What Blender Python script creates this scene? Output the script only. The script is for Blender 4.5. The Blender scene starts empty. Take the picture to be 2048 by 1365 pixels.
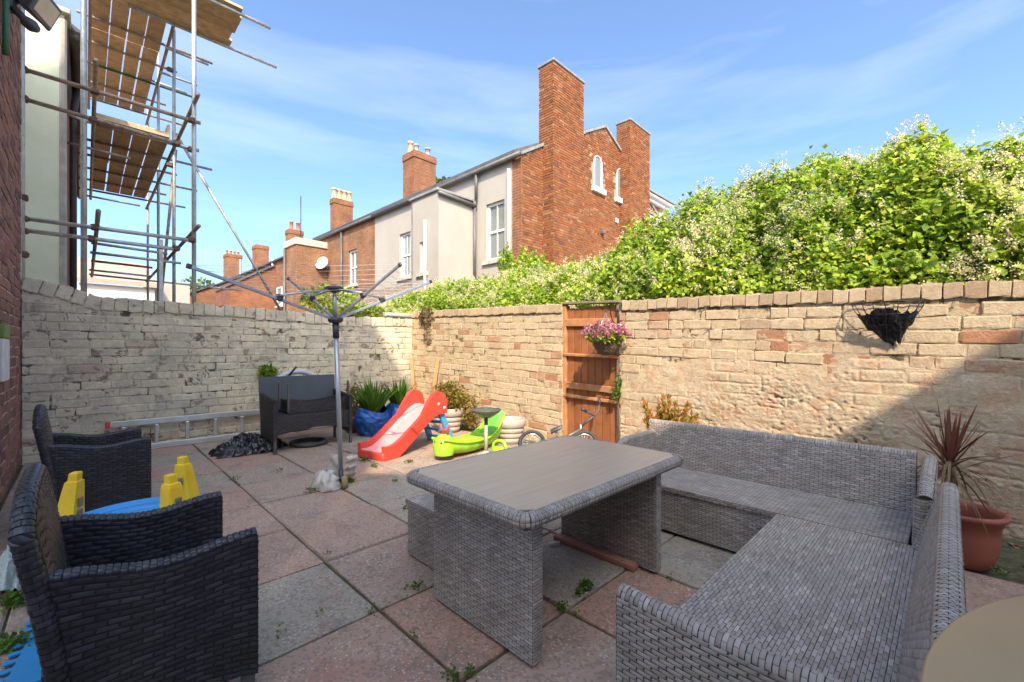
import bpy, math, random
import numpy as np
from mathutils import Vector, Matrix
R = math.radians
random.seed(7); rng = np.random.default_rng(11)
SC = bpy.context.scene
COL = SC.collection

# ---------------------------------------------------------------- camera
# world: x runs along the ladder wall to the right, y along the gate wall away, z up; camera stands over the origin
F, CAMH, HY = 865.0, 1.2, 700.0
_n = math.hypot(854, 865)
U1 = (-854/_n, 865/_n)          # camera-frame direction of world y
U2 = (865/_n, 854/_n)           # camera-frame direction of world x
cd = bpy.data.cameras.new('camera'); cam = bpy.data.objects.new('camera', cd); COL.objects.link(cam)
cam.location = (0, 0, CAMH)
cam.rotation_euler = (R(90), 0, math.atan2(-U2[1], U1[1]))
cd.sensor_width = 36; cd.lens = F/2048*36
cd.shift_y = (HY-682.5)/2048
cd.clip_start = 0.05; cd.clip_end = 3000
SC.camera = cam

# ---------------------------------------------------------------- sky, sun, exposure
SUN = Vector((1.0, 1.25, -1.5)).normalized()        # direction the light travels
to_sun = -SUN
w = bpy.data.worlds.new('World'); SC.world = w; w.use_nodes = True
nt = w.node_tree; nt.nodes.clear()
out = nt.nodes.new('ShaderNodeOutputWorld'); bg = nt.nodes.new('ShaderNodeBackground')
sky = nt.nodes.new('ShaderNodeTexSky'); sky.sky_type = 'NISHITA'; sky.sun_disc = False
sky.sun_elevation = math.asin(to_sun.z); sky.sun_rotation = math.atan2(to_sun.x, to_sun.y)
sky.air_density = 0.62; sky.dust_density = 3.6; sky.ozone_density = 3.0; sky.altitude = 20
tc = nt.nodes.new('ShaderNodeTexCoord')
mp = nt.nodes.new('ShaderNodeMapping'); mp.inputs['Rotation'].default_value = (0, R(4), R(40)); mp.inputs['Scale'].default_value = (1.0, 1.6, 9.0)
n1 = nt.nodes.new('ShaderNodeTexNoise'); n1.inputs['Scale'].default_value = 1.15; n1.inputs['Detail'].default_value = 7; n1.inputs['Roughness'].default_value = .52; n1.inputs['Distortion'].default_value = .35
rp = nt.nodes.new('ShaderNodeValToRGB'); rp.color_ramp.elements[0].position = .52; rp.color_ramp.elements[1].position = .88
rp.color_ramp.elements[1].color = (.27, .27, .27, 1)
mx = nt.nodes.new('ShaderNodeMix'); mx.data_type = 'RGBA'; mx.inputs['B'].default_value = (3.6, 3.7, 3.8, 1)
L = nt.links.new
L(tc.outputs['Generated'], mp.inputs['Vector']); L(mp.outputs['Vector'], n1.inputs['Vector']); L(n1.outputs['Fac'], rp.inputs['Fac'])
tint = nt.nodes.new('ShaderNodeMix'); tint.data_type = 'RGBA'; tint.blend_type = 'MULTIPLY'; tint.inputs['Factor'].default_value = 1; tint.inputs['B'].default_value = (.85, .95, .97, 1); L(sky.outputs['Color'], tint.inputs['A'])
L(rp.outputs['Color'], mx.inputs['Factor']); L(tint.outputs['Result'], mx.inputs['A']); L(mx.outputs['Result'], bg.inputs['Color'])
bg.inputs['Strength'].default_value = 0.15
L(bg.outputs['Background'], out.inputs['Surface'])
sd = bpy.data.lights.new('sun', 'SUN'); sun = bpy.data.objects.new('sun', sd); COL.objects.link(sun)
sd.energy = 2.0; sd.angle = R(0.6); sd.color = (1.0, .865, .68)
sun.rotation_euler = SUN.to_track_quat('-Z', 'Y').to_euler(); sun.location = (-6, -9, 12)
SC.view_settings.view_transform = 'Standard'; SC.view_settings.look = 'None'
SC.view_settings.gamma = 1; SC.view_settings.use_curve_mapping = False
SC.view_settings.exposure = 1.82
SC.render.engine = 'CYCLES'

# ---------------------------------------------------------------- pixel rays to world points (world x = across, y = away)
def _w(d, Y, yy): X = d*Y; return Vector((X*U2[0]+Y*U2[1], X*U1[0]+Y*U1[1], CAMH-(yy-HY)/F*Y))
def pz(x, y, z=0.0): return _w((x-1024)/F, (CAMH-z)*F/(y-HY), y)
def py(x, y, a): d = (x-1024)/F; return _w(d, a/(d*U1[0]+U1[1]), y)          # on the plane y = a
def pxx(x, y, b): d = (x-1024)/F; return _w(d, b/(d*U2[0]+U2[1]), y)         # on the plane x = b
def pD(x, y, Y): return _w((x-1024)/F, Y, y)
def depth(p): return p[0]*U2[1]+p[1]*U1[1]
def pix(p):
    X = p[0]*U2[0]+p[1]*U1[0]; Y = depth(p); return 1024+F*X/Y, HY-(p[2]-CAMH)*F/Y

# ---------------------------------------------------------------- objects
def link(o, parent=None):
    COL.objects.link(o)
    if parent is not None: o.parent = parent
    return o
def tag(o, label=None, cat=None, group=None, kind=None):
    if label: o['label'] = label
    if cat: o['category'] = cat
    if group: o['group'] = group
    if kind: o['kind'] = kind
    return o
def thing(name, label, cat, loc=(0, 0, 0), group=None, kind=None):
    o = bpy.data.objects.new(name, None); o.empty_display_size = .1; link(o); o.location = loc
    return tag(o, label, cat, group, kind)
def origin(o):
    v = Vector((0, 0, 0))
    while o is not None: v += o.location; o = o.parent
    return v
def np_mesh(name, V, Fc, mats, midx=None, smooth=False):
    V = np.asarray(V, dtype=np.float32); me = bpy.data.meshes.new(name)
    if isinstance(Fc, np.ndarray):
        k = Fc.shape[1]; nf = len(Fc); flat = Fc.astype(np.int32).ravel(); st = np.arange(nf, dtype=np.int32)*k
    else:
        nf = len(Fc); lens = np.array([len(f) for f in Fc], dtype=np.int32)
        flat = np.fromiter((i for f in Fc for i in f), dtype=np.int32); st = np.concatenate([[0], np.cumsum(lens)[:-1]]).astype(np.int32)
    me.vertices.add(len(V)); me.vertices.foreach_set('co', V.ravel())
    me.loops.add(len(flat)); me.loops.foreach_set('vertex_index', flat)
    me.polygons.add(nf); me.polygons.foreach_set('loop_start', st)
    for m in (mats if isinstance(mats, (list, tuple)) else [mats]): me.materials.append(m)
    if midx is not None: me.polygons.foreach_set('material_index', np.asarray(midx, dtype=np.int32))
    me.polygons.foreach_set('use_smooth', np.full(nf, bool(smooth)) if not hasattr(smooth, '__len__') else np.asarray(smooth, dtype=bool))
    me.update(calc_edges=True); me.validate()
    return me
class MB:
    """collects shapes in world coordinates, then links them as ONE mesh object"""
    def __init__(s, xf=None): s.v = []; s.f = []; s.sm = []; s.xf = xf
    def add(s, vs, fs, sm=False):
        o = len(s.v); s.v += [tuple(p) for p in vs]; s.f += [tuple(i+o for i in f) for f in fs]; s.sm += [sm]*len(fs); return s
    def box(s, c, d, axes=None, ch=0.0, jit=0.0):
        """chamfered box: centre, full sizes, optional 3 axes"""
        h = [k/2 for k in d]; ch = min(ch, *(k*.9 for k in h)) if ch else 0
        ax = axes or (Vector((1, 0, 0)), Vector((0, 1, 0)), Vector((0, 0, 1))); c = Vector(c); vs = []; fs = []
        J = lambda: random.uniform(-jit, jit) if jit else 0
        def P(x, y, z): return c+ax[0]*(x+J())+ax[1]*(y+J())+ax[2]*(z+J())
        if not ch:
            for x in (-1, 1):
                for y in (-1, 1):
                    for z in (-1, 1): vs.append(P(x*h[0], y*h[1], z*h[2]))
            fs = [(0, 1, 3, 2), (4, 6, 7, 5), (0, 4, 5, 1), (2, 3, 7, 6), (0, 2, 6, 4), (1, 5, 7, 3)]
            return s.add(vs, fs)
        idx = {}
        for x in (-1, 1):
            for y in (-1, 1):
                for z in (-1, 1):
                    for k in range(3):
                        q = [x*h[0], y*h[1], z*h[2]]
                        for m in range(3):
                            if m != k: q[m] -= (x, y, z)[m]*ch
                        idx[(x, y, z, k)] = len(vs); vs.append(P(*q))
        for k in range(3):
            a, b = [m for m in range(3) if m != k]
            for sg in (-1, 1):
                L4 = []
                for (p, q) in ((-1, -1), (1, -1), (1, 1), (-1, 1)):
                    t = [0, 0, 0]; t[k] = sg; t[a] = p; t[b] = q; L4.append(idx[(*t, k)])
                fs.append(tuple(L4))
            for p in (-1, 1):
                for q in (-1, 1):
                    L4 = []
                    for sg, m in ((-1, a), (1, a), (1, b), (-1, b)):
                        t = [0, 0, 0]; t[k] = sg; t[a] = p; t[b] = q; L4.append(idx[(*t, m)])
                    fs.append(tuple(L4))
        for x in (-1, 1):
            for y in (-1, 1):
                for z in (-1, 1): fs.append(tuple(idx[(x, y, z, k)] for k in range(3)))
        return s.add(vs, fs)
    def bx(s, x0, x1, y0, y1, z0, z1, ch=0.0, jit=0.0):
        return s.box(((x0+x1)/2, (y0+y1)/2, (z0+z1)/2), (abs(x1-x0), abs(y1-y0), abs(z1-z0)), None, ch, jit)
    def tube(s, p0, p1, r, n=8, r1=None, caps=True): return s.path([p0, p1], [r, r if r1 is None else r1], n, caps)
    def path(s, pts, r, n=8, caps=True, flat=None):
        pts = [Vector(p) for p in pts]; rr = r if isinstance(r, (list, tuple)) else [r]*len(pts); vs = []; fs = []
        up = None
        for i, p in enumerate(pts):
            t = (pts[min(i+1, len(pts)-1)]-pts[max(i-1, 0)]).normalized()
            if up is None: up = Vector((0, 0, 1)) if abs(t.z) < .9 else Vector((1, 0, 0))
            e1 = t.cross(up).normalized(); e2 = e1.cross(t).normalized(); up = e2
            for k in range(n):
                an = 2*math.pi*(k+.5)/n; vs.append(p+e1*(rr[i]*math.cos(an))+e2*(rr[i]*math.sin(an)*(flat or 1)))
        for i in range(len(pts)-1):
            for k in range(n): fs.append((i*n+k, i*n+(k+1) % n, (i+1)*n+(k+1) % n, (i+1)*n+k))
        if caps: fs.append(tuple(range(n-1, -1, -1))); fs.append(tuple((len(pts)-1)*n+k for k in range(n)))
        return s.add(vs, fs, True)
    def lathe(s, c, prof, n=24, axis=None, sx=1, sy=1, close=False):
        c = Vector(c); vs = []; fs = []
        if axis is None: e = (Vector((1, 0, 0)), Vector((0, 1, 0)), Vector((0, 0, 1)))
        else:
            z = Vector(axis).normalized(); x = z.orthogonal().normalized(); e = (x, z.cross(x), z)
        for r, h in prof:
            for k in range(n):
                an = 2*math.pi*k/n; vs.append(c+e[0]*(r*sx*math.cos(an))+e[1]*(r*sy*math.sin(an))+e[2]*h)
        for i in range(len(prof)-1):
            for k in range(n): fs.append((i*n+k, i*n+(k+1) % n, (i+1)*n+(k+1) % n, (i+1)*n+k))
        return s.add(vs, fs, True)
    def prism(s, poly, ext, sm=False):
        ext = Vector(ext); n = len(poly); vs = [Vector(p) for p in poly]+[Vector(p)+ext for p in poly]
        fs = [tuple(range(n-1, -1, -1)), tuple(range(n, 2*n))]+[(i, (i+1) % n, n+(i+1) % n, n+i) for i in range(n)]
        return s.add(vs, fs, sm)
    def grid(s, fn, nu, nv, sm=True, wrap=False):
        vs = [fn(i/(nu if wrap else max(nu-1, 1)), j/(nv-1)) for j in range(nv) for i in range(nu)]; fs = []
        for j in range(nv-1):
            for i in range(nu if wrap else nu-1): fs.append((j*nu+i, j*nu+(i+1) % nu, (j+1)*nu+(i+1) % nu, (j+1)*nu+i))
        return s.add(vs, fs, sm)
    def build(s, name, mat, parent=None, kind=None, label=None):
        og = origin(parent) if parent is not None else Vector((0, 0, 0))
        vs = s.v if s.xf is None else [s.xf(p) for p in s.v]
        V = np.array([tuple(p) for p in vs], dtype=np.float64)
        if parent is None:
            og = Vector(((V[:, 0].min()+V[:, 0].max())/2, (V[:, 1].min()+V[:, 1].max())/2, V[:, 2].min()))
        me = np_mesh(name, V-np.array(og), s.f, mat, None, s.sm)
        o = bpy.data.objects.new(name, me); link(o, parent)
        if parent is None: o.location = og
        if kind: o['kind'] = kind
        if label: o['label'] = label
        return o
def np_obj(name, V, Fc, mat, parent=None, kind=None, smooth=True):
    og = np.array(origin(parent)) if parent is not None else np.zeros(3)
    o = bpy.data.objects.new(name, np_mesh(name, np.asarray(V)-og, Fc, mat, None, smooth)); link(o, parent)
    if kind: o['kind'] = kind
    return o

# ---------------------------------------------------------------- materials (all procedural)
def newmat(name):
    m = bpy.data.materials.new(name); m.use_nodes = True; nt = m.node_tree; nt.nodes.clear()
    o = nt.nodes.new('ShaderNodeOutputMaterial'); b = nt.nodes.new('ShaderNodeBsdfPrincipled'); nt.links.new(b.outputs[0], o.inputs[0])
    return m, nt, b, o
def N(nt, t, **kw):
    n = nt.nodes.new(t)
    for k, v in kw.items():
        if k in n.inputs: n.inputs[k].default_value = v
        else: setattr(n, k, v)
    return n
def noise(nt, vec, scale, detail=4, rough=.55, dist=0):
    n = N(nt, 'ShaderNodeTexNoise', Scale=scale, Detail=detail, Roughness=rough, Distortion=dist); nt.links.new(vec, n.inputs['Vector']); return n.outputs['Fac']
def ramp(nt, fac, stops):
    r = nt.nodes.new('ShaderNodeValToRGB'); e = r.color_ramp.elements
    while len(e) < len(stops): e.new(.5)
    for q, (p, c) in zip(e, stops): q.position = p; q.color = (*c, 1) if len(c) == 3 else c
    nt.links.new(fac, r.inputs['Fac']); return r.outputs['Color']
def step(nt, fac, a, b): return ramp(nt, fac, [(a, (0, 0, 0)), (b, (1, 1, 1))])
def mix(nt, f, a, b, mode='MIX'):
    m = N(nt, 'ShaderNodeMix', data_type='RGBA', blend_type=mode)
    for k, v in (('Factor', f), ('A', a), ('B', b)):
        if hasattr(v, 'links') or hasattr(v, 'is_linked'): nt.links.new(v, m.inputs[k])
        elif k == 'Factor': m.inputs[k].default_value = v
        else: m.inputs[k].default_value = (*v, 1)
    return m.outputs['Result']
def mth(nt, op, a, b=0.0):
    m = N(nt, 'ShaderNodeMath', operation=op)
    for i, v in enumerate((a, b)):
        if hasattr(v, 'is_linked'): nt.links.new(v, m.inputs[i])
        else: m.inputs[i].default_value = v
    return m.outputs[0]
def pos(nt): return nt.nodes.new('ShaderNodeNewGeometry').outputs['Position']
def rnd(nt):
    g = nt.nodes.new('ShaderNodeNewGeometry').outputs['Random Per Island']; o = nt.nodes.new('ShaderNodeObjectInfo').outputs['Random']
    return mth(nt, 'FRACT', mth(nt, 'ADD', mth(nt, 'MULTIPLY', g, 7.31), o))
def bump(nt, b, h, strength=.4, dist=.01):
    n = N(nt, 'ShaderNodeBump', Strength=strength, Distance=dist); nt.links.new(h, n.inputs['Height']); nt.links.new(n.outputs[0], b.inputs['Normal'])
def setc(nt, b, c):
    if hasattr(c, 'is_linked'): nt.links.new(c, b.inputs['Base Color'])
    else: b.inputs['Base Color'].default_value = (*c, 1)
def M(name, col, rough=.6, metal=0.0, var=.15, vs=6.0, bs=0.0, bd=.003, bscale=60, isl=0.0, col2=None, c2=(.5, .65), spec=.5):
    """general paint / plastic / wood material: base colour with noise variation, optional second colour in patches, fine bump"""
    m, nt, b, o = newmat(name); p = pos(nt); c = col
    dk = tuple(k*(1-var) for k in col); lt = tuple(min(k*(1+var), .95) for k in col)
    c = ramp(nt, noise(nt, p, vs, 5, .6), [(.3, dk), (.7, lt)])
    if col2: c = mix(nt, step(nt, noise(nt, p, vs*1.7, 6, .65), *c2), c, col2)
    if isl:
        h = ramp(nt, rnd(nt), [(0, (1-isl,)*3), (1, (1,)*3)]); c = mix(nt, 1.0, c, h, 'MULTIPLY')
    setc(nt, b, c); b.inputs['Roughness'].default_value = rough; b.inputs['Metallic'].default_value = metal; b.inputs['Specular IOR Level'].default_value = spec
    rr = noise(nt, p, vs*3, 3); nt.links.new(mth(nt, 'ADD', mth(nt, 'MULTIPLY', rr, .25), rough-.125), b.inputs['Roughness'])
    if bs: bump(nt, b, noise(nt, p, bscale, 5, .6), bs, bd)
    return m
def brickmat(name, stops, wear, wear_at=(.52, .62), grime=(.10, .095, .075), g_at=(.6, .8), bs=.7, wscale=9):
    """paint or brick face: colour per brick, worn patches, grime patches, pitted relief"""
    m, nt, b, o = newmat(name); p = pos(nt); r = rnd(nt)
    c = ramp(nt, r, stops)
    n = noise(nt, p, 26, 6, .7); c = mix(nt, 1.0, c, ramp(nt, n, [(.25, (.76, .74, .70)), (.7, (1.08, 1.08, 1.08))]), 'MULTIPLY')
    wv = mth(nt, 'ADD', noise(nt, p, wscale, 6, .68, .4), mth(nt, 'MULTIPLY', mth(nt, 'SUBTRACT', r, .5), .14))
    c = mix(nt, step(nt, wv, *wear_at), c, wear)
    g = noise(nt, p, 2.3, 7, .72, .6); c = mix(nt, mth(nt, 'MULTIPLY', step(nt, g, *g_at), .75), c, grime)
    setc(nt, b, c); b.inputs['Roughness'].default_value = .93; b.inputs['Specular IOR Level'].default_value = .15
    bump(nt, b, mth(nt, 'ADD', noise(nt, p, 60, 6, .7), mth(nt, 'MULTIPLY', wv, -1.2)), bs, .008)
    return m
MAT = {}
MAT['paint_brick'] = brickmat('cream painted brick', [(0, (.68, .58, .41)), (.5, (.73, .63, .46)), (.85, (.62, .53, .38)), (.96, (.69, .59, .43)), (1, (.50, .35, .25))], (.27, .18, .14), (.585, .63), (.40, .36, .28), (.45, .63))
MAT['paint_mortar'] = brickmat('cream painted mortar', [(0, (.60, .52, .37)), (1, (.65, .56, .41))], (.10, .08, .06), (.545, .60), (.36, .325, .25), (.46, .64), .9, 7)
MAT['gate_brick'] = brickmat('cream sun tinted brick', [(0, (.55, .42, .265)), (.45, (.60, .46, .30)), (.80, (.51, .38, .25)), (.91, (.54, .36, .235)), (.955, (.46, .265, .16)), (1, (.42, .20, .11))], (.40, .22, .13), (.60, .66), (.22, .17, .12), (.56, .74), .9)  # same paint as the ladder wall, sunlight's warm tone mixed into this colour
MAT['gate_mortar'] = brickmat('cream sun tinted mortar', [(0, (.52, .40, .235)), (1, (.56, .435, .26))], (.13, .09, .055), (.50, .56), (.24, .19, .13), (.56, .8), 1.0, 8)  # sunlight's warm tone mixed into the mortar colour too
MAT['render'] = brickmat('crumbling buff render', [(0, (.53, .41, .275)), (1, (.56, .435, .295))], (.50, .31, .19), (.54, .68), (.30, .23, .15), (.54, .76), 1.0, 7)
MAT['coping'] = brickmat('buff coping brick', [(0, (.46, .34, .21)), (.5, (.54, .41, .265)), (.9, (.45, .33, .21)), (1, (.40, .27, .17))], (.36, .27, .19), (.62, .76), (.2, .16, .12), (.62, .85), .5)
MAT['red_brick'] = brickmat('red house brick', [(0, (.29, .155, .115)), (.4, (.35, .185, .13)), (.7, (.24, .125, .10)), (.85, (.17, .105, .095)), (1, (.38, .22, .15))], (.24, .15, .12), (.62, .78), (.10, .07, .06), (.66, .9), .6)
MAT['red_mortar'] = M('lime mortar', (.50, .42, .34), .95, var=.2, bs=.6, bscale=120)
MAT['far_brick'] = brickmat('orange red brick', [(0, (.235, .082, .034)), (.3, (.29, .108, .042)), (.55, (.19, .066, .030)), (.72, (.31, .14, .062)), (.86, (.13, .058, .040)), (.94, (.265, .11, .05)), (1, (.34, .19, .10))], (.36, .17, .085), (.60, .74), (.15, .075, .045), (.55, .82), .4, 3)
MAT['far_mortar'] = M('far mortar', (.34, .22, .14), .95, var=.15)
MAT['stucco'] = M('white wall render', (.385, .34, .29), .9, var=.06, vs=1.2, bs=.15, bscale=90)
MAT['cream_render'] = M('textured cream render', (.80, .80, .57), .9, var=.07, vs=2, bs=.35, bd=.012, bscale=11)
MAT['stone'] = M('stone trim', (.45, .40, .33), .9, var=.25, vs=5, bs=.4)
MAT['white_paint'] = M('white joinery paint', (.78, .76, .72), .45, var=.05)
MAT['grey_pipe'] = M('grey downpipe', (.11, .105, .10), .5, var=.2)
MAT['brown_pipe'] = M('brown downpipe', (.075, .055, .047), .45, var=.3)
MAT['slate'] = M('roof slate', (.11, .10, .10), .7, var=.25, vs=3, isl=.4)
MAT['pantile'] = M('brown roof tile', (.24, .18, .14), .85, var=.25, isl=.35, bs=.3)
MAT['galv'] = M('galvanised scaffold tube', (.46, .45, .41), .5, .45, var=.25, vs=7, col2=(.30, .25, .19), c2=(.55, .7))
MAT['rust_tube'] = M('rusty scaffold tube', (.33, .25, .18), .65, .2, var=.3, vs=9, col2=(.19, .10, .06), c2=(.52, .68))
MAT['green_tube'] = M('green painted tube', (.03, .13, .05), .5, var=.2)
MAT['redgreen_tube'] = M('red painted tube', (.40, .06, .06), .5, var=.2)
MAT['coupler'] = M('rusty coupler', (.16, .09, .06), .7, .4, var=.4, vs=30)
MAT['board'] = M('scaffold board', (.64, .44, .25), .85, var=.22, vs=8, isl=.3, bs=.25, col2=(.36, .24, .15), c2=(.58, .75))
MAT['aluminium'] = M('ladder aluminium', (.62, .61, .57), .42, .6, var=.12)
MAT['airer_alu'] = M('airer aluminium', (.37, .40, .43), .4, .55, var=.1)
MAT['airer_dark'] = M('airer dark plastic', (.035, .038, .045), .5, var=.2)
MAT['cord'] = M('washing line cord', (.55, .54, .50), .6, var=.1)
MAT['dark_wire'] = M('dark wire', (.03, .026, .022), .5, .3, var=.2)
MAT['black_bag'] = M('black bin liner', (.012, .014, .016), .27, var=.2, bs=.35, bd=.01, bscale=28)
MAT['sack'] = M('weathered white sack', (.50, .46, .40), .6, var=.12, vs=14, bs=.35, bscale=40)
MAT['stake'] = M('rough stake', (.26, .19, .10), .9, var=.3, vs=20, bs=.4)
MAT['blue_bag'] = M('blue woven bag', (.012, .085, .33), .45, var=.15, bs=.8, bd=.02, bscale=14)
MAT['red_plastic'] = M('red slide plastic', (.70, .06, .04), .42, var=.10, vs=5, col2=(.62, .13, .10), c2=(.55, .75))
MAT['pink_plastic'] = M('faded pink slide plastic', (.76, .36, .34), .42, var=.12, vs=5, col2=(.62, .30, .27), c2=(.5, .7))
MAT['blue_plastic'] = M('blue ladder plastic', (.085, .33, .60), .4, var=.06)
MAT['tub_blue'] = M('blue tub plastic', (.035, .27, .62), .35, var=.06)
MAT['yellow_plastic'] = M('yellow leg plastic', (.80, .50, .015), .42, var=.10, vs=8, col2=(.62, .38, .04), c2=(.58, .75))
MAT['lime_plastic'] = M('lime green plastic', (.33, .64, .03), .42, var=.12, vs=6, col2=(.36, .52, .09), c2=(.55, .75))
MAT['dark_green_plastic'] = M('green seat inside', (.12, .42, .05), .4, var=.08)
MAT['white_pot'] = M('white plastic pot', (.42, .375, .305), .5, var=.07, vs=5)
MAT['terracotta'] = M('terracotta plastic', (.27, .078, .044), .5, var=.10, vs=6)
MAT['soil'] = M('potting soil', (.05, .035, .025), .95, var=.4, vs=30, bs=.8)
MAT['foam'] = M('blue foam', (.03, .25, .52), .8, var=.06, bs=.2, bscale=200)
MAT['pale_bag'] = M('pale plastic bag', (.40, .47, .46), .4, var=.15, bs=.5, bd=.01)
MAT['gate_wood'] = M('orange stained wood', (.31, .105, .034), .7, var=.2, vs=7, isl=.22, bs=.3, col2=(.36, .14, .05), c2=(.55, .75))
MAT['rail_wood'] = M('gate rail wood', (.46, .20, .075), .75, var=.2, vs=7, bs=.3, col2=(.52, .33, .18), c2=(.52, .68))
MAT['old_wood'] = M('weathered wood', (.23, .17, .12), .9, var=.3, vs=14, bs=.4)
MAT['plank'] = M('orange plank', (.58, .26, .10), .75, var=.15, vs=9, bs=.2)
MAT['chrome'] = M('dull chrome', (.55, .54, .52), .28, .85, var=.1)
MAT['rubber'] = M('tyre rubber', (.05, .045, .04), .75, var=.25)
MAT['bike_frame'] = M('bike frame paint', (.17, .16, .15), .4, .3, var=.2)
MAT['bark'] = M('vine stem', (.12, .08, .05), .95, var=.3, vs=20)
MAT['basket'] = M('brown wicker basket', (.12, .075, .05), .7, var=.35, vs=30, bs=.6, bscale=70)
MAT['grey_metal'] = M('painted grey metal', (.09, .09, .095), .5, .2, var=.15)
MAT['white_meter'] = M('chalky white box', (.62, .62, .57), .7, var=.12, vs=12)
MAT['olive_paint'] = M('olive green paint', (.19, .24, .07), .6, var=.12)
MAT['ground_soil'] = M('dusty bare earth', (.27, .22, .165), .95, var=.35, vs=4, bs=.6)
MAT['timber_red'] = M('red timber strip', (.38, .16, .12), .8, var=.2, vs=9)
MAT['pale_wall'] = M('pale garage wall', (.62, .56, .50), .85, var=.06)
MAT['sheet_roof'] = M('brown sheet roof', (.34, .27, .21), .7, var=.1)
MAT['rocker_red'] = M('red handle plastic', (.62, .08, .05), .4, var=.05)
MAT['solar'] = M('dark bowl glaze', (.09, .10, .07), .25, var=.3, vs=12)
MAT['tyre_white'] = M('grey wheel plastic', (.42, .45, .47), .5, var=.1)
MAT['clay_pot'] = M('chimney pot clay', (.58, .40, .20), .8, var=.15, vs=8)
MAT['red_pot'] = M('red chimney pot', (.36, .13, .08), .8, var=.2)
MAT['lead'] = M('lead grey', (.25, .24, .23), .7, var=.2)
MAT['dish'] = M('satellite dish grey', (.42, .42, .41), .5, var=.05)
MAT['matt_brown'] = M('round tabletop glass', (.40, .275, .16), .33, var=.06, vs=2)
MAT['glass_lamp'] = M('floodlight glass', (.55, .42, .30), .2, var=.1)
MAT['curtain'] = M('window curtain', (.55, .52, .46), .9, var=.1, vs=3)

def glassmat():
    m, nt, b, o = newmat('window glass'); setc(nt, b, (.20, .21, .205)); b.inputs['Roughness'].default_value = .08
    b.inputs['Specular IOR Level'].default_value = .8
    return m
MAT['glass'] = glassmat()
def stonemat():
    """exposed aggregate slab, some red, some grey, with lichen and damp patches"""
    m, nt, b, o = newmat('aggregate paving'); p = pos(nt); r = nt.nodes.new('ShaderNodeObjectInfo').outputs['Random']
    base = ramp(nt, r, [(0, (.35, .255, .185)), (.2, (.40, .245, .175)), (.4, (.34, .285, .215)), (.6, (.425, .235, .16)), (.8, (.33, .285, .22)), (1, (.37, .26, .185))])
    pt = noise(nt, p, 2.1, 5, .62, .7)
    red = mix(nt, mth(nt, 'MULTIPLY', step(nt, pt, .54, .68), .6), base, (.36, .15, .105))
    red = mix(nt, mth(nt, 'MULTIPLY', step(nt, noise(nt, p, 3.3, 5, .65, .3), .53, .72), .75), red, (.15, .115, .095))
    v = N(nt, 'ShaderNodeTexVoronoi', Scale=85.0); nt.links.new(p, v.inputs['Vector'])
    vc = N(nt, 'ShaderNodeSeparateColor'); nt.links.new(v.outputs['Color'], vc.inputs[0])
    chip = mth(nt, 'MULTIPLY', step(nt, vc.outputs[0], .56, .62), ramp(nt, v.outputs['Distance'], [(.28, (1, 1, 1)), (.5, (0, 0, 0))]))
    wear = step(nt, noise(nt, p, 5.5, 4, .6), .36, .56)
    c = mix(nt, mth(nt, 'MULTIPLY', mth(nt, 'MULTIPLY', chip, wear), .8), red, (.56, .48, .39))
    dk = mth(nt, 'MULTIPLY', step(nt, vc.outputs[1], .72, .78), .45); c = mix(nt, dk, c, (.14, .11, .095))
    c = mix(nt, mth(nt, 'MULTIPLY', step(nt, noise(nt, p, 7, 6, .7), .62, .78), .5), c, (.17, .17, .09))
    setc(nt, b, c); b.inputs['Roughness'].default_value = .82
    bump(nt, b, mth(nt, 'ADD', chip, noise(nt, p, 40, 5, .6)), .45, .004)
    return m
MAT['slab'] = stonemat()
def wickermat(name, stops, rough):
    m, nt, b, o = newmat(name); p = pos(nt); c = ramp(nt, rnd(nt), stops)
    c = mix(nt, 1.0, c, ramp(nt, noise(nt, p, 9, 4, .6), [(.3, (.8, .8, .8)), (.7, (1.1, 1.1, 1.1))]), 'MULTIPLY')
    setc(nt, b, c); b.inputs['Roughness'].default_value = rough
    bump(nt, b, noise(nt, p, 400, 3), .15, .001)
    return m
MAT['wicker'] = wickermat('grey brown wicker', [(0, (.27, .215, .172)), (.35, (.375, .31, .26)), (.7, (.33, .28, .238)), (1, (.46, .39, .335))], .48)
MAT['wicker_back'] = M('wicker core', (.06, .048, .038), .8)
MAT['black_wicker'] = wickermat('charcoal wicker', [(0, (.016, .016, .019)), (.6, (.028, .028, .033)), (1, (.042, .042, .048))], .38)
MAT['black_core'] = M('charcoal core', (.007, .007, .009), .7)
MAT['bench_wicker'] = wickermat('dark brown wicker', [(0, (.026, .023, .025)), (1, (.048, .043, .045))], .5)
MAT['bench_panel'] = M('slate grey panel', (.055, .065, .075), .6, var=.08)
def tabletop():
    m, nt, b, o = newmat('wood effect tabletop'); p = pos(nt)
    s = N(nt, 'ShaderNodeMapping'); s.inputs['Scale'].default_value = (1.2, 14, 1); nt.links.new(p, s.inputs['Vector'])
    c = ramp(nt, noise(nt, s.outputs[0], 3.0, 6, .6), [(.3, (.39, .305, .225)), (.7, (.48, .385, .295))])
    setc(nt, b, c); b.inputs['Roughness'].default_value = .36; return m
MAT['tabletop'] = tabletop()
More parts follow.
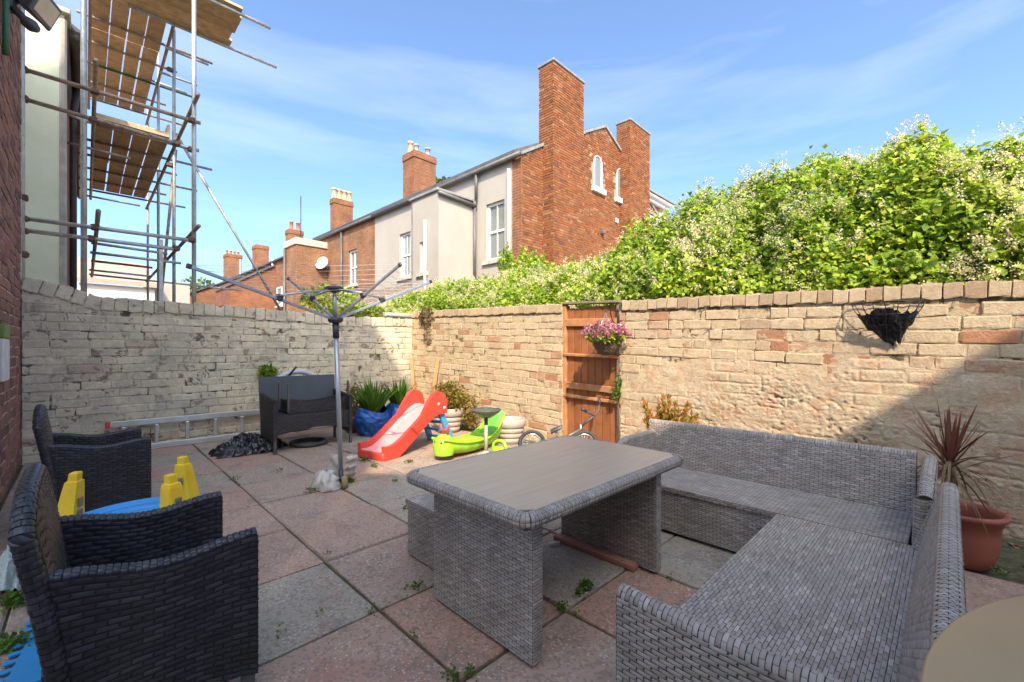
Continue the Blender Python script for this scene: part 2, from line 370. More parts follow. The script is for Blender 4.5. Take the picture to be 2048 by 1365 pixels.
def leafmat(name, stops, trans=.35, rough=.45):
    m, nt, b, o = newmat(name); p = pos(nt)
    c = ramp(nt, rnd(nt), stops); c = mix(nt, 1.0, c, ramp(nt, noise(nt, p, 1.3, 3), [(.35, (.72, .78, .6)), (.65, (1.15, 1.1, 1.0))]), 'MULTIPLY')
    setc(nt, b, c); b.inputs['Roughness'].default_value = rough; b.inputs['Specular IOR Level'].default_value = .35
    t = N(nt, 'ShaderNodeBsdfTranslucent'); nt.links.new(c, t.inputs['Color'])
    mxs = N(nt, 'ShaderNodeMixShader'); mxs.inputs[0].default_value = trans
    nt.links.new(b.outputs[0], mxs.inputs[1]); nt.links.new(t.outputs[0], mxs.inputs[2]); nt.links.new(mxs.outputs[0], o.inputs[0]); return m
MAT['vine_leaf'] = leafmat('vine leaf', [(0, (.08, .17, .02)), (.25, (.23, .36, .035)), (.6, (.38, .51, .05)), (.85, (.52, .62, .075)), (.96, (.60, .60, .11)), (1, (.52, .36, .08))], .48)
MAT['blossom'] = leafmat('cream blossom', [(0, (.74, .66, .44)), (.6, (.80, .74, .55)), (1, (.62, .44, .25))], .3, .8)
MAT['strap_leaf'] = leafmat('strap leaf', [(0, (.05, .13, .018)), (.6, (.11, .23, .025)), (1, (.19, .31, .04))])
MAT['shrub_leaf'] = leafmat('yellowing shrub leaf', [(0, (.16, .15, .02)), (.4, (.27, .20, .03)), (.8, (.34, .24, .05)), (1, (.25, .11, .03))])
MAT['conifer_leaf'] = leafmat('conifer leaf', [(0, (.20, .22, .03)), (.35, (.34, .27, .04)), (.6, (.56, .22, .05)), (1, (.66, .27, .08))])
MAT['red_leaf'] = leafmat('dark red cordyline leaf', [(0, (.10, .03, .025)), (.6, (.16, .05, .038)), (1, (.24, .10, .065))], .2)
MAT['dead_leaf'] = leafmat('dead brown leaf', [(0, (.16, .10, .06)), (1, (.30, .20, .12))], .15, .8)
MAT['weed'] = leafmat('weed leaf', [(0, (.05, .12, .015)), (1, (.15, .25, .03))])
MAT['moss'] = M('joint moss', (.085, .078, .036), .95, var=.5, vs=25, bs=.8, bscale=120)
MAT['petal'] = leafmat('pink petal', [(0, (.55, .12, .25)), (.4, (.66, .22, .36)), (.75, (.72, .46, .54)), (1, (.42, .05, .16))], .3, .7)
MAT['bush_leaf'] = leafmat('far tree leaf', [(0, (.07, .12, .02)), (1, (.18, .22, .04))])
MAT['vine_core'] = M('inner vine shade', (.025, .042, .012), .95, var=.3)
from mathutils import noise as mn
def fbm(x, y, z, o=4): return mn.fractal((x, y, z), .9, 2.1, o)

# ---------------------------------------------------------------- brick laying
def brick_variant(seed, rough=.05, g=1.0):
    r = random.Random(seed); jx = [r.uniform(-.02, .02) for _ in range(20)]; xs = [-.5, -.47, 0, .47, .5]; zs = [-.5, -.40, .40, .5]; vs = []; fs = []
    for j, z in enumerate(zs):
        for i, x in enumerate(xs):
            edge = i in (0, 4) or j in (0, 3); corner = i in (0, 4) and j in (0, 3)
            d = ((-.07 if edge else 0)+r.uniform(-rough, rough)*(1.2 if edge else .8)-(.05 if corner else 0))*g
            k = .965 if corner else 1
            vs.append((x*k+r.uniform(-.02, .02), d, z*k+r.uniform(-.075, .075)))
    ring = [0, 1, 2, 3, 4, 9, 14, 19, 18, 17, 16, 15, 10, 5]; nb = len(vs)
    for q in ring: vs.append((vs[q][0], -1.0, vs[q][2]))
    for j in range(3):
        for i in range(4): fs.append((j*5+i, j*5+i+1, j*5+i+6, j*5+i+5))
    for k in range(14): fs.append((ring[k], nb+k, nb+(k+1) % 14, ring[(k+1) % 14]))
    return np.array(vs), np.array(fs)
BV = [brick_variant(k) for k in range(12)]; CV_ = [brick_variant(k+40, .05, .12) for k in range(8)]
def box_variant():
    b = .06; vs = [(x, -1, z) for z in (-.5, .5) for x in (-.5, .5)]+[(x, -.12, z) for z in (-.5, .5) for x in (-.5, .5)]+[(x*(1-b*.5), 0, z*(1-b*2)) for z in (-.5, .5) for x in (-.5, .5)]
    q = lambda a, b: [(a, a+1, b+1, b), (a+1, a+3, b+3, b+1), (a+3, a+2, b+2, b+3), (a+2, a, b, b+2)]
    return np.array(vs), np.array(q(0, 4)+q(4, 8)+[(8, 9, 11, 10)])
BOXV = [box_variant()]
_bm = {}
def lay_bricks(parent, name, items, u, n, mat, nmax=300, variants=BV, out_name=None, xf=None):
    """items: (centre on the wall face, length, height, depth, tilt). The largest in the picture become objects, the rest one part."""
    u = Vector(u); n = Vector(n); og = origin(parent); sc = []
    flip = u.cross(Vector((0, 0, 1))).dot(n) < 0
    for k, it in enumerate(items):
        c = Vector(it[0]); d = depth(c)
        if d > .3:
            x, y = pix(c); vis = -40 < x < 2090 and -40 < y < 1400
        else: vis = False
        sc.append((it[1]*it[2]/(d*d) if vis else 0, k))
    sc.sort(reverse=True); pick = set(k for a, k in sc[:nmax] if a > 0)
    Vs = []; Fs = []; off = 0
    for k, (c, Lb, Hb, D, tilt) in enumerate(items):
        vi = random.randrange(len(variants)); uu = (u*math.cos(tilt)+Vector((0, 0, 1))*math.sin(tilt)); up = (Vector((0, 0, 1))*math.cos(tilt)-u*math.sin(tilt))
        if k in pick:
            key = (name, mat.name, vi, id(variants), flip)
            if key not in _bm:
                V, Fc = variants[vi]; V = V.copy()
                if flip: V[:, 0] *= -1
                me = np_mesh(name, V, Fc if not flip else Fc[:, ::-1], mat, None, False); _bm[key] = me
            o = bpy.data.objects.new(name, _bm[key]); link(o, parent)
            e1 = uu if not flip else -uu
            m = Matrix((( e1.x*Lb, n.x*D, up.x*Hb, 0), (e1.y*Lb, n.y*D, up.y*Hb, 0), (e1.z*Lb, n.z*D, up.z*Hb, 0), (0, 0, 0, 1)))
            m.translation = Vector(c)-og; o.matrix_basis = m
        else:
            V, Fc = variants[vi]
            P = np.array(c)[None]+V[:, :1]*Lb*np.array(uu)[None]+V[:, 1:2]*D*np.array(n)[None]+V[:, 2:]*Hb*np.array(up)[None]
            Vs.append(P); Fs.append((Fc if not flip else Fc[:, ::-1])+off); off += len(V)
    if Vs: np_obj(out_name or 'brickwork', np.concatenate(Vs), np.concatenate(Fs), mat, parent, 'stuff', False)
def courses(O, u, n, length, z0, z1, pitch, Lb, D, shear=0.0, keep=None, ztop=None, jn=.0025, joint=.007, header=.35, hj=.12, skip=.0):
    O = Vector(O); u = Vector(u); n = Vector(n); items = []; r = 0; z = z0+pitch/2; t = math.atan(shear)
    while z < z1:
        s = -random.uniform(0, Lb)
        while s < length:
            L = Lb*(.5 if random.random() < header else 1)*random.uniform(.78, 1.12); c = s+L/2; zz = z+random.uniform(-.0035, .0035)
            if c-L/2 < 0: L2 = c+L/2; c2 = L2/2
            else: L2, c2 = L, c
            if c2+L2/2 > length: L2 = length-(c2-L2/2); c2 = length-L2/2
            if L2 > .04 and (ztop is None or zz+shear*c2+pitch*.45 < ztop(c2)) and (keep is None or keep(c2, L2, zz)) and random.random() >= skip:
                items.append((O+u*c2+Vector((0, 0, zz+shear*c2))+n*random.uniform(-jn, jn), L2-joint, pitch-joint*random.uniform(.8, 1.3), D, t+random.uniform(-.008, .008)))
            s += L
        z += pitch; r += 1
    return items
def lerp(tab, x):
    if x <= tab[0][0]: return tab[0][1]
    for (a, b), (c, d) in zip(tab, tab[1:]):
        if x <= c: return b+(d-b)*(x-a)/(c-a)
    return tab[-1][1]

# ---------------------------------------------------------------- ground and patio
g = MB(); g.add([(-900, -900, -.09), (900, -900, -.09), (900, 900, -.09), (-900, 900, -.09)], [(0, 1, 2, 3)])
tag(g.build('ground', MAT['ground_soil']), kind='structure')
XA, YA = 4.25, 6.9       # inner faces: gate wall on x = XA, ladder wall on y = YA
XL = -.48                # face of the left house
patio = thing('patio', None, None, (0, 0, 0), kind='structure')
b = MB()
nx, ny = 60, 100
b.grid(lambda u, v: (XL+u*(XA-XL), -1.45+v*(YA+1.45), -.018+.006*fbm(u*40, v*60, 0)), nx, ny, True)
b.build('joint_moss', MAT['moss'], patio, 'stuff')
YLN = [-1.45, -1.23, -.61, .01, .63, 1.25, 1.853]+[2.49+.64*k for k in range(8)]
for i in range(-3, 7):
    for j in range(len(YLN)-1):
        x0, x1 = .971+.612*i, .971+.612*(i+1); y0, y1 = YLN[j], YLN[j+1]
        x0 = max(x0, XL+.02); x1 = min(x1, XA-.10); y0 = max(y0, -1.45); y1 = min(y1, YA-.05)
        if x1-x0 < .12 or y1-y0 < .12: continue
        if x0 > 3.3 and y0 < .4: continue                        # bare earth round the palm pot
        m = MB(); jt = random.uniform(.0045, .009)
        cx, cy = (x0+x1)/2, (y0+y1)/2; an = random.uniform(-.006, .006); tz = random.uniform(-.004, .004)
        ax = (Vector((math.cos(an), math.sin(an), random.uniform(-.006, .006))), Vector((-math.sin(an), math.cos(an), random.uniform(-.006, .006))), Vector((0, 0, 1)))
        m.box((cx, cy, -.025+tz), (x1-x0-2*jt, y1-y0-2*jt, .05), ax, .006, .0025)
        m.build('paving_slab', MAT['slab'], patio)

# ---------------------------------------------------------------- ladder wall (painted brick, y = YA)
topA = [(-.6, 2.0), (-.45, 1.98), (-.16, 1.89), (.165, 1.80), (1.07, 1.80), (2.31, 1.768), (3.0, 1.725), (4.4, 1.77)]
wa = thing('ladder_wall', 'weathered cream painted brick wall behind the aluminium ladder, mostly in shade', 'wall', (1.9, YA, 0))
CH = .15
b = MB(); pl = [(XL+.003, YA+.006, -.05)]+[(x, YA+.006, lerp(topA, x)-.03) for x in [XL+.003]+[k*.3 for k in range(-1, 14)]+[XA+.25]]+[(XA+.25, YA+.006, -.05)]
b.prism(pl, (0, .23, 0)); b.build('mortar_bed', MAT['paint_mortar'], wa)
it = courses((XL, YA, 0), (1, 0, 0), (0, -1, 0), XA-XL, -.03, 2.0, .096, .31, .05, 0, None, lambda s: lerp(topA, s+XL)-CH+.02, .005, .010)
it = [(c+Vector((0, .016 if random.random() < .05 else 0, 0)), l, h*random.uniform(.93, 1.02), d, t+random.uniform(-.012, .012)) for c, l, h, d, t in it]
lay_bricks(wa, 'brick', it, (1, 0, 0), (0, -1, 0), MAT['paint_brick'])
s = XL+.01; ci = []
while s < XA-.05:
    L = random.uniform(.10, .16); z = lerp(topA, s+L/2); sl = math.atan((lerp(topA, s+L)-lerp(topA, s))/L)
    ci.append(((s+L/2, YA-.012+random.uniform(-.006, .006), z-CH/2+.008+random.uniform(-.008, .006)), L-.008, CH*random.uniform(.92, 1.05), .26, sl)); s += L
lay_bricks(wa, 'coping_brick', ci, (1, 0, 0), (0, -1, 0), MAT['paint_brick'], variants=CV_)
cap = MB(); cap.grid(lambda u, v: (3.45+u*.85, YA-.03+v*.30, 1.80+.05*math.sin(u*3)+.012*fbm(u*9, v*5, 3)+(.02 if 0 < v < 1 else -.03)), 14, 6)
# the pale stone on the corner
st = MB(); st.box((3.98, YA+.10, 1.815), (.56, .27, .085), None, .02, .008); st.build('corner_stone', MAT['stone'], wa)

# ---------------------------------------------------------------- gate wall (cream sun tinted brick, x = XA)
SH = .034
topB = lambda y: 1.652+SH*y
GY0, GY1 = 2.60, 3.41        # gate opening
wb = thing('gate_wall', 'sunlit cream sun tinted brick wall with a coping of upright bricks, the wooden gate set in it', 'wall', (XA, 3, 0))
CB = .105
for (y0, y1) in ((-2.4, GY0), (GY1, YA+.2)):
    b = MB(); b.prism([(XA+.005, y0, -.05), (XA+.005, y1, -.05), (XA+.005, y1, topB(y1)-.012), (XA+.005, y0, topB(y0)-.012)], (.23, 0, 0)); b.build('mortar_bed', MAT['gate_mortar'], wb)
edgeR = lambda y: 1.05+.10*fbm(y*1.3, 2.2, 0)+.10*fbm(y*5, 7.7, 0)-(.0 if y < 2.1 else (y-2.1)*.8)
def keepB(y0):
    def k(c, L, z):
        y = y0+c
        return not (y < 2.45 and z+SH*y+.06 < edgeR(y)-.10 and random.random() > .45)
    return k
for (y0, y1) in ((-2.4, GY0), (GY1, YA-.005)):
    it = courses((XA, y0, SH*y0), (0, 1, 0), (-1, 0, 0), y1-y0, -.26, 2.1, .094, .27, .05, SH, keepB(y0), lambda s, y0=y0: topB(s+y0)-SH*y0-CB+.012, .006)
    lay_bricks(wb, 'brick', it, (0, 1, 0), (-1, 0, 0), MAT['gate_brick'], 190 if y0 < 0 else 110)
    ci = []; s = y0
    while s < y1-.05:
        L = random.uniform(.098, .112); ci.append(((XA-.016+random.uniform(-.004, .004), s+L/2, topB(s+L/2)-CB/2+.006+random.uniform(-.004, .004)), L-.007, CB, .26, SH+random.uniform(-.02, .02))); s += L
    lay_bricks(wb, 'coping_brick', ci, (0, 1, 0), (-1, 0, 0), MAT['coping'], variants=CV_)
# crumbling render over the lower courses right of the gate
ny, nz = 560, 165; V = []
for j in range(nz):
    for i in range(ny):
        y = -2.2+i/(ny-1)*(GY0-.02+2.2); z = -.06+j/(nz-1)*1.40
        e = edgeR(y); t = max(-1, min(1, (e-z)/.08)); ro = max(0, fbm(y*1.1, z*1.6, 30)+.25)
        h = .005*t+.006*fbm(y*3, z*5, 1, 4)+.012*ro*fbm(y*24, z*32, 4, 5)
        zz = z-SH*y+.010*fbm(y*3, z*3, 8); row = math.floor(zz/.094); cr = zz/.094-row; uu = (y+.5*.27*(row % 2)+.05*math.sin(row*7.1))/.27; cu = abs(uu-math.floor(uu)-.5)*2
        vis = max(0, .22+1.1*fbm(y*2.1, z*2.6, 9)); gr = max(max(0, 1-min(cr, 1-cr)*9), max(0, 1-(1-cu)*14)); h -= .011*gr*min(1, vis*1.6)
        pit = fbm(y*27, z*40, 12, 3); h -= .026*max(0, pit-.12)*ro*1.6
        V.append((XA-max(-.02, h)-.001, y, z))
idx = np.arange(ny*nz).reshape(nz, ny); Fc = np.stack([idx[:-1, :-1], idx[1:, :-1], idx[1:, 1:], idx[:-1, 1:]], -1).reshape(-1, 4)
np_obj('crumbling_render', V, Fc, MAT['render'], wb, None, True)

# ---------------------------------------------------------------- gate
gx = XA+.045
gate = thing('garden_gate', 'tall orange stained wooden gate of vertical boards with ledge rails in the sunlit wall', 'gate', (gx, (GY0+GY1)/2, 0))
gz = lambda y: 1.765+SH*(y-3)*1.0
nb = 7; wd = (GY1-GY0-.10)/nb
for k in range(nb):
    y0 = GY0+.05+k*wd; m = MB(); m.box((gx+.012+random.uniform(-.002, .002), y0+wd/2, .86), (.022, wd-.007, 1.70+random.uniform(-.012, .012)), None, .003, .001)
    m.build('board', MAT['gate_wood'], gate)
def rail(zc, h, d, name='rail', mt='rail_wood', y0=GY0+.015, y1=GY1-.015):
    m = MB(); yc = (y0+y1)/2; t = Vector((0, 1, SH)).normalized()
    m.box((gx-d/2-.001, yc, zc), (d, y1-y0, h), (Vector((1, 0, 0)), t, Vector((0, -SH, 1)).normalized()), .006, .002); return m.build(name, MAT[mt], gate)
def gzp(y): return pxx(1180, y, XA).z
rail(gzp(645), .095, .03); rail(gzp(712), .035, .045, 'ledge'); rail(gzp(776), .075, .03); rail(gzp(798), .040, .042, 'ledge')
for y in (GY0+.022, GY1-.022):
    m = MB(); m.bx(gx-.03, gx+.06, y-.021, y+.021, -.02, 1.735+SH*(y-3), .004, .002); m.build('gate_post', MAT['rail_wood'] if y > 3 else MAT['old_wood'], gate)
m = MB(); m.box((gx+.01, (GY0+GY1)/2, 1.762), (.12, GY1-GY0-.004, .028), (Vector((1, 0, 0)), Vector((0, 1, SH+.015)).normalized(), Vector((0, 0, 1))), .004); m.build('head_rail', MAT['old_wood'], gate)
m = MB(); m.tube((gx-.05, 2.70, gzp(784)), (gx-.05, 2.86, gzp(783)), .007); m.tube((gx-.05, 2.79, gzp(784)), (gx-.05, 2.79, gzp(792)), .006); m.build('bolt', MAT['dark_wire'], gate)

# ---------------------------------------------------------------- left house (dark red brick, face on x = XL)
lh = thing('left_house', 'tall red brick house wall at the left edge carrying the floodlight', 'house', (XL-2, 3.5, 0))
b = MB(); b.bx(-4.2, XL-.008, 3.6, YA+.22, -.05, 5.25); b.build('wall', MAT['red_mortar'], lh)
b = MB(); b.prism([(XL+.08, 3.55, 5.33), (-2.3, 3.55, 6.2), (-4.3, 3.55, 5.33), (-4.3, 3.55, 5.252), (XL+.08, 3.55, 5.252)], (0, YA-3.3, 0)); b.build('roof', MAT['slate'], lh)
it = courses((XL, 4.55, 0), (0, 1, 0), (1, 0, 0), YA-.005-4.55, -.03, 5.3, .097, .29, .05, 0, None, None, .004, .014)
lay_bricks(lh, 'brick', it, (0, 1, 0), (1, 0, 0), MAT['red_brick'], 300)
# sill box and meter on that wall
m = MB(); a = pxx(8, 700, XL); m.bx(XL-.01, XL+.03, a.y-.35, a.y+.02, pxx(10, 760, XL).z, pxx(10, 678, XL).z-.004, .008); m.build('sill', MAT['white_meter'], lh)
m = MB(); m.bx(XL-.01, XL+.035, a.y-.35, a.y+.0, pxx(10, 678, XL).z, pxx(10, 652, XL).z, .006); m.build('window_frame', MAT['olive_paint'], lh)

# ---------------------------------------------------------------- unseen houses added to shade the yard, roof outlines shaped to their shadow edges
rh = thing('rear_shade_house', 'unseen white rendered house behind the viewer, its sloping slate roof shaped to shade the yard', 'house', (0, -6, 0))
b = MB(); b.prism([(3.0, -4, -.05), (3.0, -4, 5.0), (.62, -4, 5.93), (-4.442, -4, 9.50), (-4.442, -4, -.05)], (0, -3, 0)); b.build('wall', MAT['white_paint'], rh)  # walls kept white to bounce light into the yard
b = MB()
for (p, q) in (((3.1, 4.97), (.62, 5.935)), ((.62, 5.935), (-4.442, 9.505))):
    b.prism([(p[0], -3.96, p[1]), (q[0], -3.96, q[1]), (q[0], -3.96, q[1]+.06), (p[0], -3.96, p[1]+.06)], (0, -3.1, 0))
b.build('roof', MAT['slate'], rh)
th_ = thing('tall_shade_house', 'unseen tall white block added behind the viewer to the left to shade the yard', 'house', (-7, -2, 0))
b = MB(); b.prism([(-4.45, -4.0, -.05), (-4.45, -4.0, 13.4), (-6.8, -4.0, 16), (-9.6, -4.0, 13.4), (-9.6, -4.0, -.05)], (0, 3.0, 0)); b.build('wall', MAT['white_paint'], th_)  # added out of view only to block the sun
b = MB()
for (p, q) in (((-4.4, 13.38), (-6.8, 16.02)), ((-6.8, 16.02), (-9.7, 13.38))):
    b.prism([(p[0], -4.0, p[1]), (q[0], -4.0, q[1]), (q[0], -4.0, q[1]+.08), (p[0], -4.0, p[1]+.08)], (0, 3.1, 0))
b.build('roof', MAT['slate'], th_)
# ---------------------------------------------------------------- houses beyond the gate wall (their street runs 1.7 degrees off the yard)
_h = math.hypot(905, 865); H1 = (-905/_h, 865/_h); H2 = (865/_h, 905/_h)
def hx(p):
    X = p[0]*H2[0]+p[1]*H1[0]; Y = p[0]*H2[1]+p[1]*H1[1]
    return Vector((X*U2[0]+Y*U2[1], X*U1[0]+Y*U1[1], p[2]))
def hb(x, y, b): d = (x-1024)/F; Y = b/(d*H2[0]+H2[1]); return d*Y*H1[0]+Y*H1[1], CAMH-(y-HY)/F*Y      # (along street, z) on the plane across = b
def ha(x, y, a): d = (x-1024)/F; Y = a/(d*H1[0]+H1[1]); return d*Y*H2[0]+Y*H2[1], CAMH-(y-HY)/F*Y      # (across, z) on the plane along = a
HU = hx((1, 0, 0)); HV = hx((0, 1, 0))
def facade(plane, c, u0, u1, z0, z1, holes, rev=.12):
    """vertical wall sheet with recessed openings; plane 'b': across = c facing the yard; plane 'a': along = c facing the viewer"""
    m = MB(hx); P = (lambda u, z, d=0: (c+d, u, z)) if plane == 'b' else (lambda u, z, d=0: (u, c+d, z))
    us = sorted({u0, u1, *[k for h in holes for k in h[:2]]}); zs = sorted({z0, z1, *[k for h in holes for k in h[2:]]})
    for a, b in zip(us, us[1:]):
        for p, q in zip(zs, zs[1:]):
            if any(h[0] <= a and b <= h[1] and h[2] <= p and q <= h[3] for h in holes): continue
            m.add([P(a, p), P(b, p), P(b, q), P(a, q)], [(0, 1, 2, 3)])
    for (a, b, p, q) in holes:
        m.add([P(a, p), P(b, p), P(b, q), P(a, q), P(a, p, rev), P(b, p, rev), P(b, q, rev), P(a, q, rev)], [(0, 1, 5, 4), (1, 2, 6, 5), (2, 3, 7, 6), (3, 0, 4, 7)])
    return m
def window(parent, plane, c, h, rev=.12, mull=True, rails=(.5,), sill=True, curtain=False):
    a, b, p, q = h; P = (lambda u, z, d: (c+d, u, z)) if plane == 'b' else (lambda u, z, d: (u, c+d, z))
    fw = min(.075, (b-a)*.12)
    def bar(m, u0, u1, z0, z1, d0, d1): 
        A, B = P(u0, z0, d0), P(u1, z1, d1); m.bx(min(A[0], B[0]), max(A[0], B[0]), min(A[1], B[1]), max(A[1], B[1]), z0, z1)
    m = MB(hx); bar(m, a, a+fw, p, q, rev-.05, rev+.02); bar(m, b-fw, b, p, q, rev-.05, rev+.02); bar(m, a+fw, b-fw, p, p+fw, rev-.05, rev+.02); bar(m, a+fw, b-fw, q-fw, q, rev-.05, rev+.02)
    for r in rails: bar(m, a+fw, b-fw, p+(q-p)*r-.03, p+(q-p)*r+.03, rev-.045, rev+.015)
    if mull: bar(m, (a+b)/2-.012, (a+b)/2+.012, p+fw, q-fw, rev-.035, rev+.01)
    f = m.build('window', MAT['white_paint'], parent)
    m = MB(hx); A = [P(a+fw, p+fw, rev-.01), P(b-fw, p+fw, rev-.01), P(b-fw, q-fw, rev-.01), P(a+fw, q-fw, rev-.01)]; m.add(A, [(0, 1, 2, 3)]); m.build('pane', MAT['glass'], f)
    if curtain:
        m = MB(hx)
        for (u0, u1) in ((a+fw, a+(b-a)*.30), (b-(b-a)*.30, b-fw)): bar(m, u0, u1, p+fw, q-fw, rev-.012, rev-.016)
        m.build('curtain', MAT['curtain'], f)
    if sill: m = MB(hx); bar(m, a-.10, b+.10, p-.10, p, -.07, rev); m.build('sill', MAT['stone' if plane == 'b' else 'white_paint'], f)
    return f
def hole(plane, c, x0, x1, y0, y1):
    if plane == 'b': (a, z1), (b, z0) = hb(x1, y0, c), hb(x0, y1, c); zt = hb((x0+x1)/2, y0, c)[1]; zb = hb((x0+x1)/2, y1, c)[1]; return (a, b, zb, zt)
    (a, _), (b, _) = ha(x0, y0, c), ha(x1, y0, c); return (a, b, ha((x0+x1)/2, y1, c)[1], ha((x0+x1)/2, y0, c)[1])
def chimney(parent, b0, b1, a0, a1, z0, z1, pots, bricks=0, potm='clay_pot', corb=True):
    m = MB(hx); t = .04 if corb else 0; k = .012 if bricks else 0
    m.bx(b0+k, b1-k, a0+k, a1-k, z0, z1-.02); 
    ch = m.build('chimney', MAT['far_mortar'] if bricks else MAT['far_tex'], parent)
    if bricks:
        for (O, u, n, ln) in (((b0, a0, 0), HU, -HV, b1-b0), ((b0, a1, 0), -HV, -HU, a1-a0)):
            it = courses(hx(O), u, n, ln, z0, z1-.03, .072, .215, .04, 0, None, None, .003, .010, .5)
            lay_bricks(ch, 'brick', it, u, n, MAT['far_brick'], bricks, BOXV)
    if corb:
        m = MB(hx); m.bx(b0-t, b1+t, a0-t, a1+t, z1-.32, z1-.08, .02); m.bx(b0-.02, b1+.02, a0-.02, a1+.02, z1-.079, z1); m.build('corbel', MAT['far_tex'], ch)
    else:
        m = MB(hx); m.bx(b0-.03, b1+.03, a0-.03, a1+.03, z1-.018, z1+.05, .01); m.build('capping', MAT['lead'], ch)
    for (pb_, pa_, r, h, mt) in pots:
        m = MB(hx); m.lathe((pb_, pa_, z1), [(r*1.15, -.02), (r*1.15, .06), (r, .08), (r*.85, h-.08), (r*1.05, h-.07), (r*1.05, h), (r*.7, h), (r*.7, h-.2)], 14); m.build('chimney_pot', MAT[mt], ch)
    return ch
def brick_tex(name, mort, c1, c2, L=.22, Hh=.074):
    m, nt, b, o = newmat(name); g = nt.nodes.new('ShaderNodeNewGeometry'); sp = nt.nodes.new('ShaderNodeSeparateXYZ'); sn = nt.nodes.new('ShaderNodeSeparateXYZ')
    nt.links.new(g.outputs['Position'], sp.inputs[0]); nt.links.new(g.outputs['True Normal'], sn.inputs[0])
    sel = mth(nt, 'GREATER_THAN', mth(nt, 'ABSOLUTE', sn.outputs[1]), .7)
    u = mth(nt, 'ADD', mth(nt, 'MULTIPLY', sp.outputs[0], sel), mth(nt, 'MULTIPLY', sp.outputs[1], mth(nt, 'SUBTRACT', 1.0, sel)))
    cv = nt.nodes.new('ShaderNodeCombineXYZ'); nt.links.new(u, cv.inputs[0]); nt.links.new(sp.outputs[2], cv.inputs[1])
    bt = N(nt, 'ShaderNodeTexBrick', Scale=1.0); bt.inputs['Brick Width'].default_value = L; bt.inputs['Row Height'].default_value = Hh; bt.inputs['Mortar Size'].default_value = .011
    bt.inputs['Mortar Smooth'].default_value = .4; bt.inputs['Bias'].default_value = -.1
    for k, c in (('Color1', c1), ('Color2', c2), ('Mortar', mort)): bt.inputs[k].default_value = (*c, 1)
    nt.links.new(cv.outputs[0], bt.inputs['Vector'])
    c = mix(nt, 1.0, bt.outputs['Color'], ramp(nt, noise(nt, g.outputs['Position'], 1.6, 6, .7), [(.3, (.62, .62, .62)), (.7, (1.2, 1.15, 1.1))]), 'MULTIPLY')
    c = mix(nt, step(nt, noise(nt, g.outputs['Position'], 9, 5, .7), .60, .72), c, (.15, .065, .04))
    setc(nt, b, c); b.inputs['Roughness'].default_value = .9; bump(nt, b, mth(nt, 'SUBTRACT', 1.0, bt.outputs['Fac']), .6, .01)
    return m
MAT['far_tex'] = brick_tex('terrace brickwork', (.27, .165, .095), (.27, .092, .036), (.19, .062, .027))
MAT['far_tex2'] = brick_tex('weathered terrace brickwork', (.29, .195, .11), (.29, .122, .052), (.20, .076, .035))
ZE, FB, GA = 6.35, 8.4, 7.68
def roofslab(parent, b0, z0, b1, z1, a0, a1, mat='slate', name='roof', t=.09):
    m = MB(hx); m.prism([(b0, a0, z0), (b1, a0, z1), (b1, a0, z1+t), (b0, a0, z0+t)], (0, a1-a0, 0)); return m.build(name, MAT[mat], parent)
# --- white rendered house with the red gable
A1 = hb(750, 432, FB)[0]
wh = thing('white_house', 'white rendered house with a tall red brick gable end and two big chimney stacks', 'house', hx((12, 11, 0)))
w1 = hole('b', FB, 972, 1009, 404, 520); w2 = hole('b', FB, 799, 821, 466, 555)
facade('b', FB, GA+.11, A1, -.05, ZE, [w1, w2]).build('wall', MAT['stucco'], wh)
window(wh, 'b', FB, w1); window(wh, 'b', FB, w2, curtain=True)
ea = hb(952, 412, FB)[0]; ec = ha(877, 383, ea); eb = ec[0]; ez = 5.44; ed = hb(823, 385, eb)[0]
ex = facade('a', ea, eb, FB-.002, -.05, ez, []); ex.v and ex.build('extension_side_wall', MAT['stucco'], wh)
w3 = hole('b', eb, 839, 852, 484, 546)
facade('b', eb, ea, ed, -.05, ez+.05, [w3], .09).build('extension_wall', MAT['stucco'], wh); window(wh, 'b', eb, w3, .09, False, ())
m = MB(hx); m.bx(eb, FB, ed-.06, ed, -.05, ez); m.build('extension_wall', MAT['stucco'], wh)
m = MB(hx); m.bx(eb-.06, FB-.003, ea-.03, ed+.06, ez+.051, ez+.13, .015); m.build('extension_roof', MAT['lead'], wh)
m = MB(hx); m.tube((eb-.05, ea-.07, ez-.02), (FB-.06, ea-.07, ez-.08), .055); m.build('gutter', MAT['grey_pipe'], wh)
m = MB(hx); m.tube((FB-.12, GA-.05, ZE-.03), (FB-.12, A1, ZE-.03), .065); m.build('gutter', MAT['grey_pipe'], wh)
RZ = 8.6; RB = 12.5
roofslab(wh, FB-.16, ZE+.02, RB, RZ, GA+.12, A1); roofslab(wh, 16.7, ZE+.02, RB, RZ, GA+.12, A1)
for (x, ya, yb, b_, r) in ((957, 340, 400, FB, .05), (954, 405, 590, FB, .05)):
    a_, z1 = hb(x, ya, b_); z0 = hb(x, yb, b_)[1]; m = MB(hx); m.tube((b_-.09, a_, z0), (b_-.09, a_, z1), r); m.build('downpipe', MAT['grey_pipe'], wh)
for (x, ya, yb, b_) in ((1021, 340, 600, FB), (854, 442, 620, eb)):
    a_, z1 = hb(x, ya, b_); z0 = hb(x, yb, b_)[1]; m = MB(hx); m.tube((b_-.07, a_, z0), (b_-.07, a_, z1), .045); m.build('waste_pipe', MAT['white_paint'], wh)
gp = [(FB, ZE-.02), (9.5, 7.0), (11.3, 7.93), (RB, 8.58), (13.8, 7.93), (16.6, 6.35)]
gtop = lambda b_: lerp(gp, b_)
m = MB(hx); m.prism([(FB, GA+.012, -.05)]+[(p, GA+.012, q-.02) for p, q in gp]+[(16.6, GA+.012, -.05)], (0, .30, 0)); m.build('gable_wall', MAT['far_mortar'], wh)
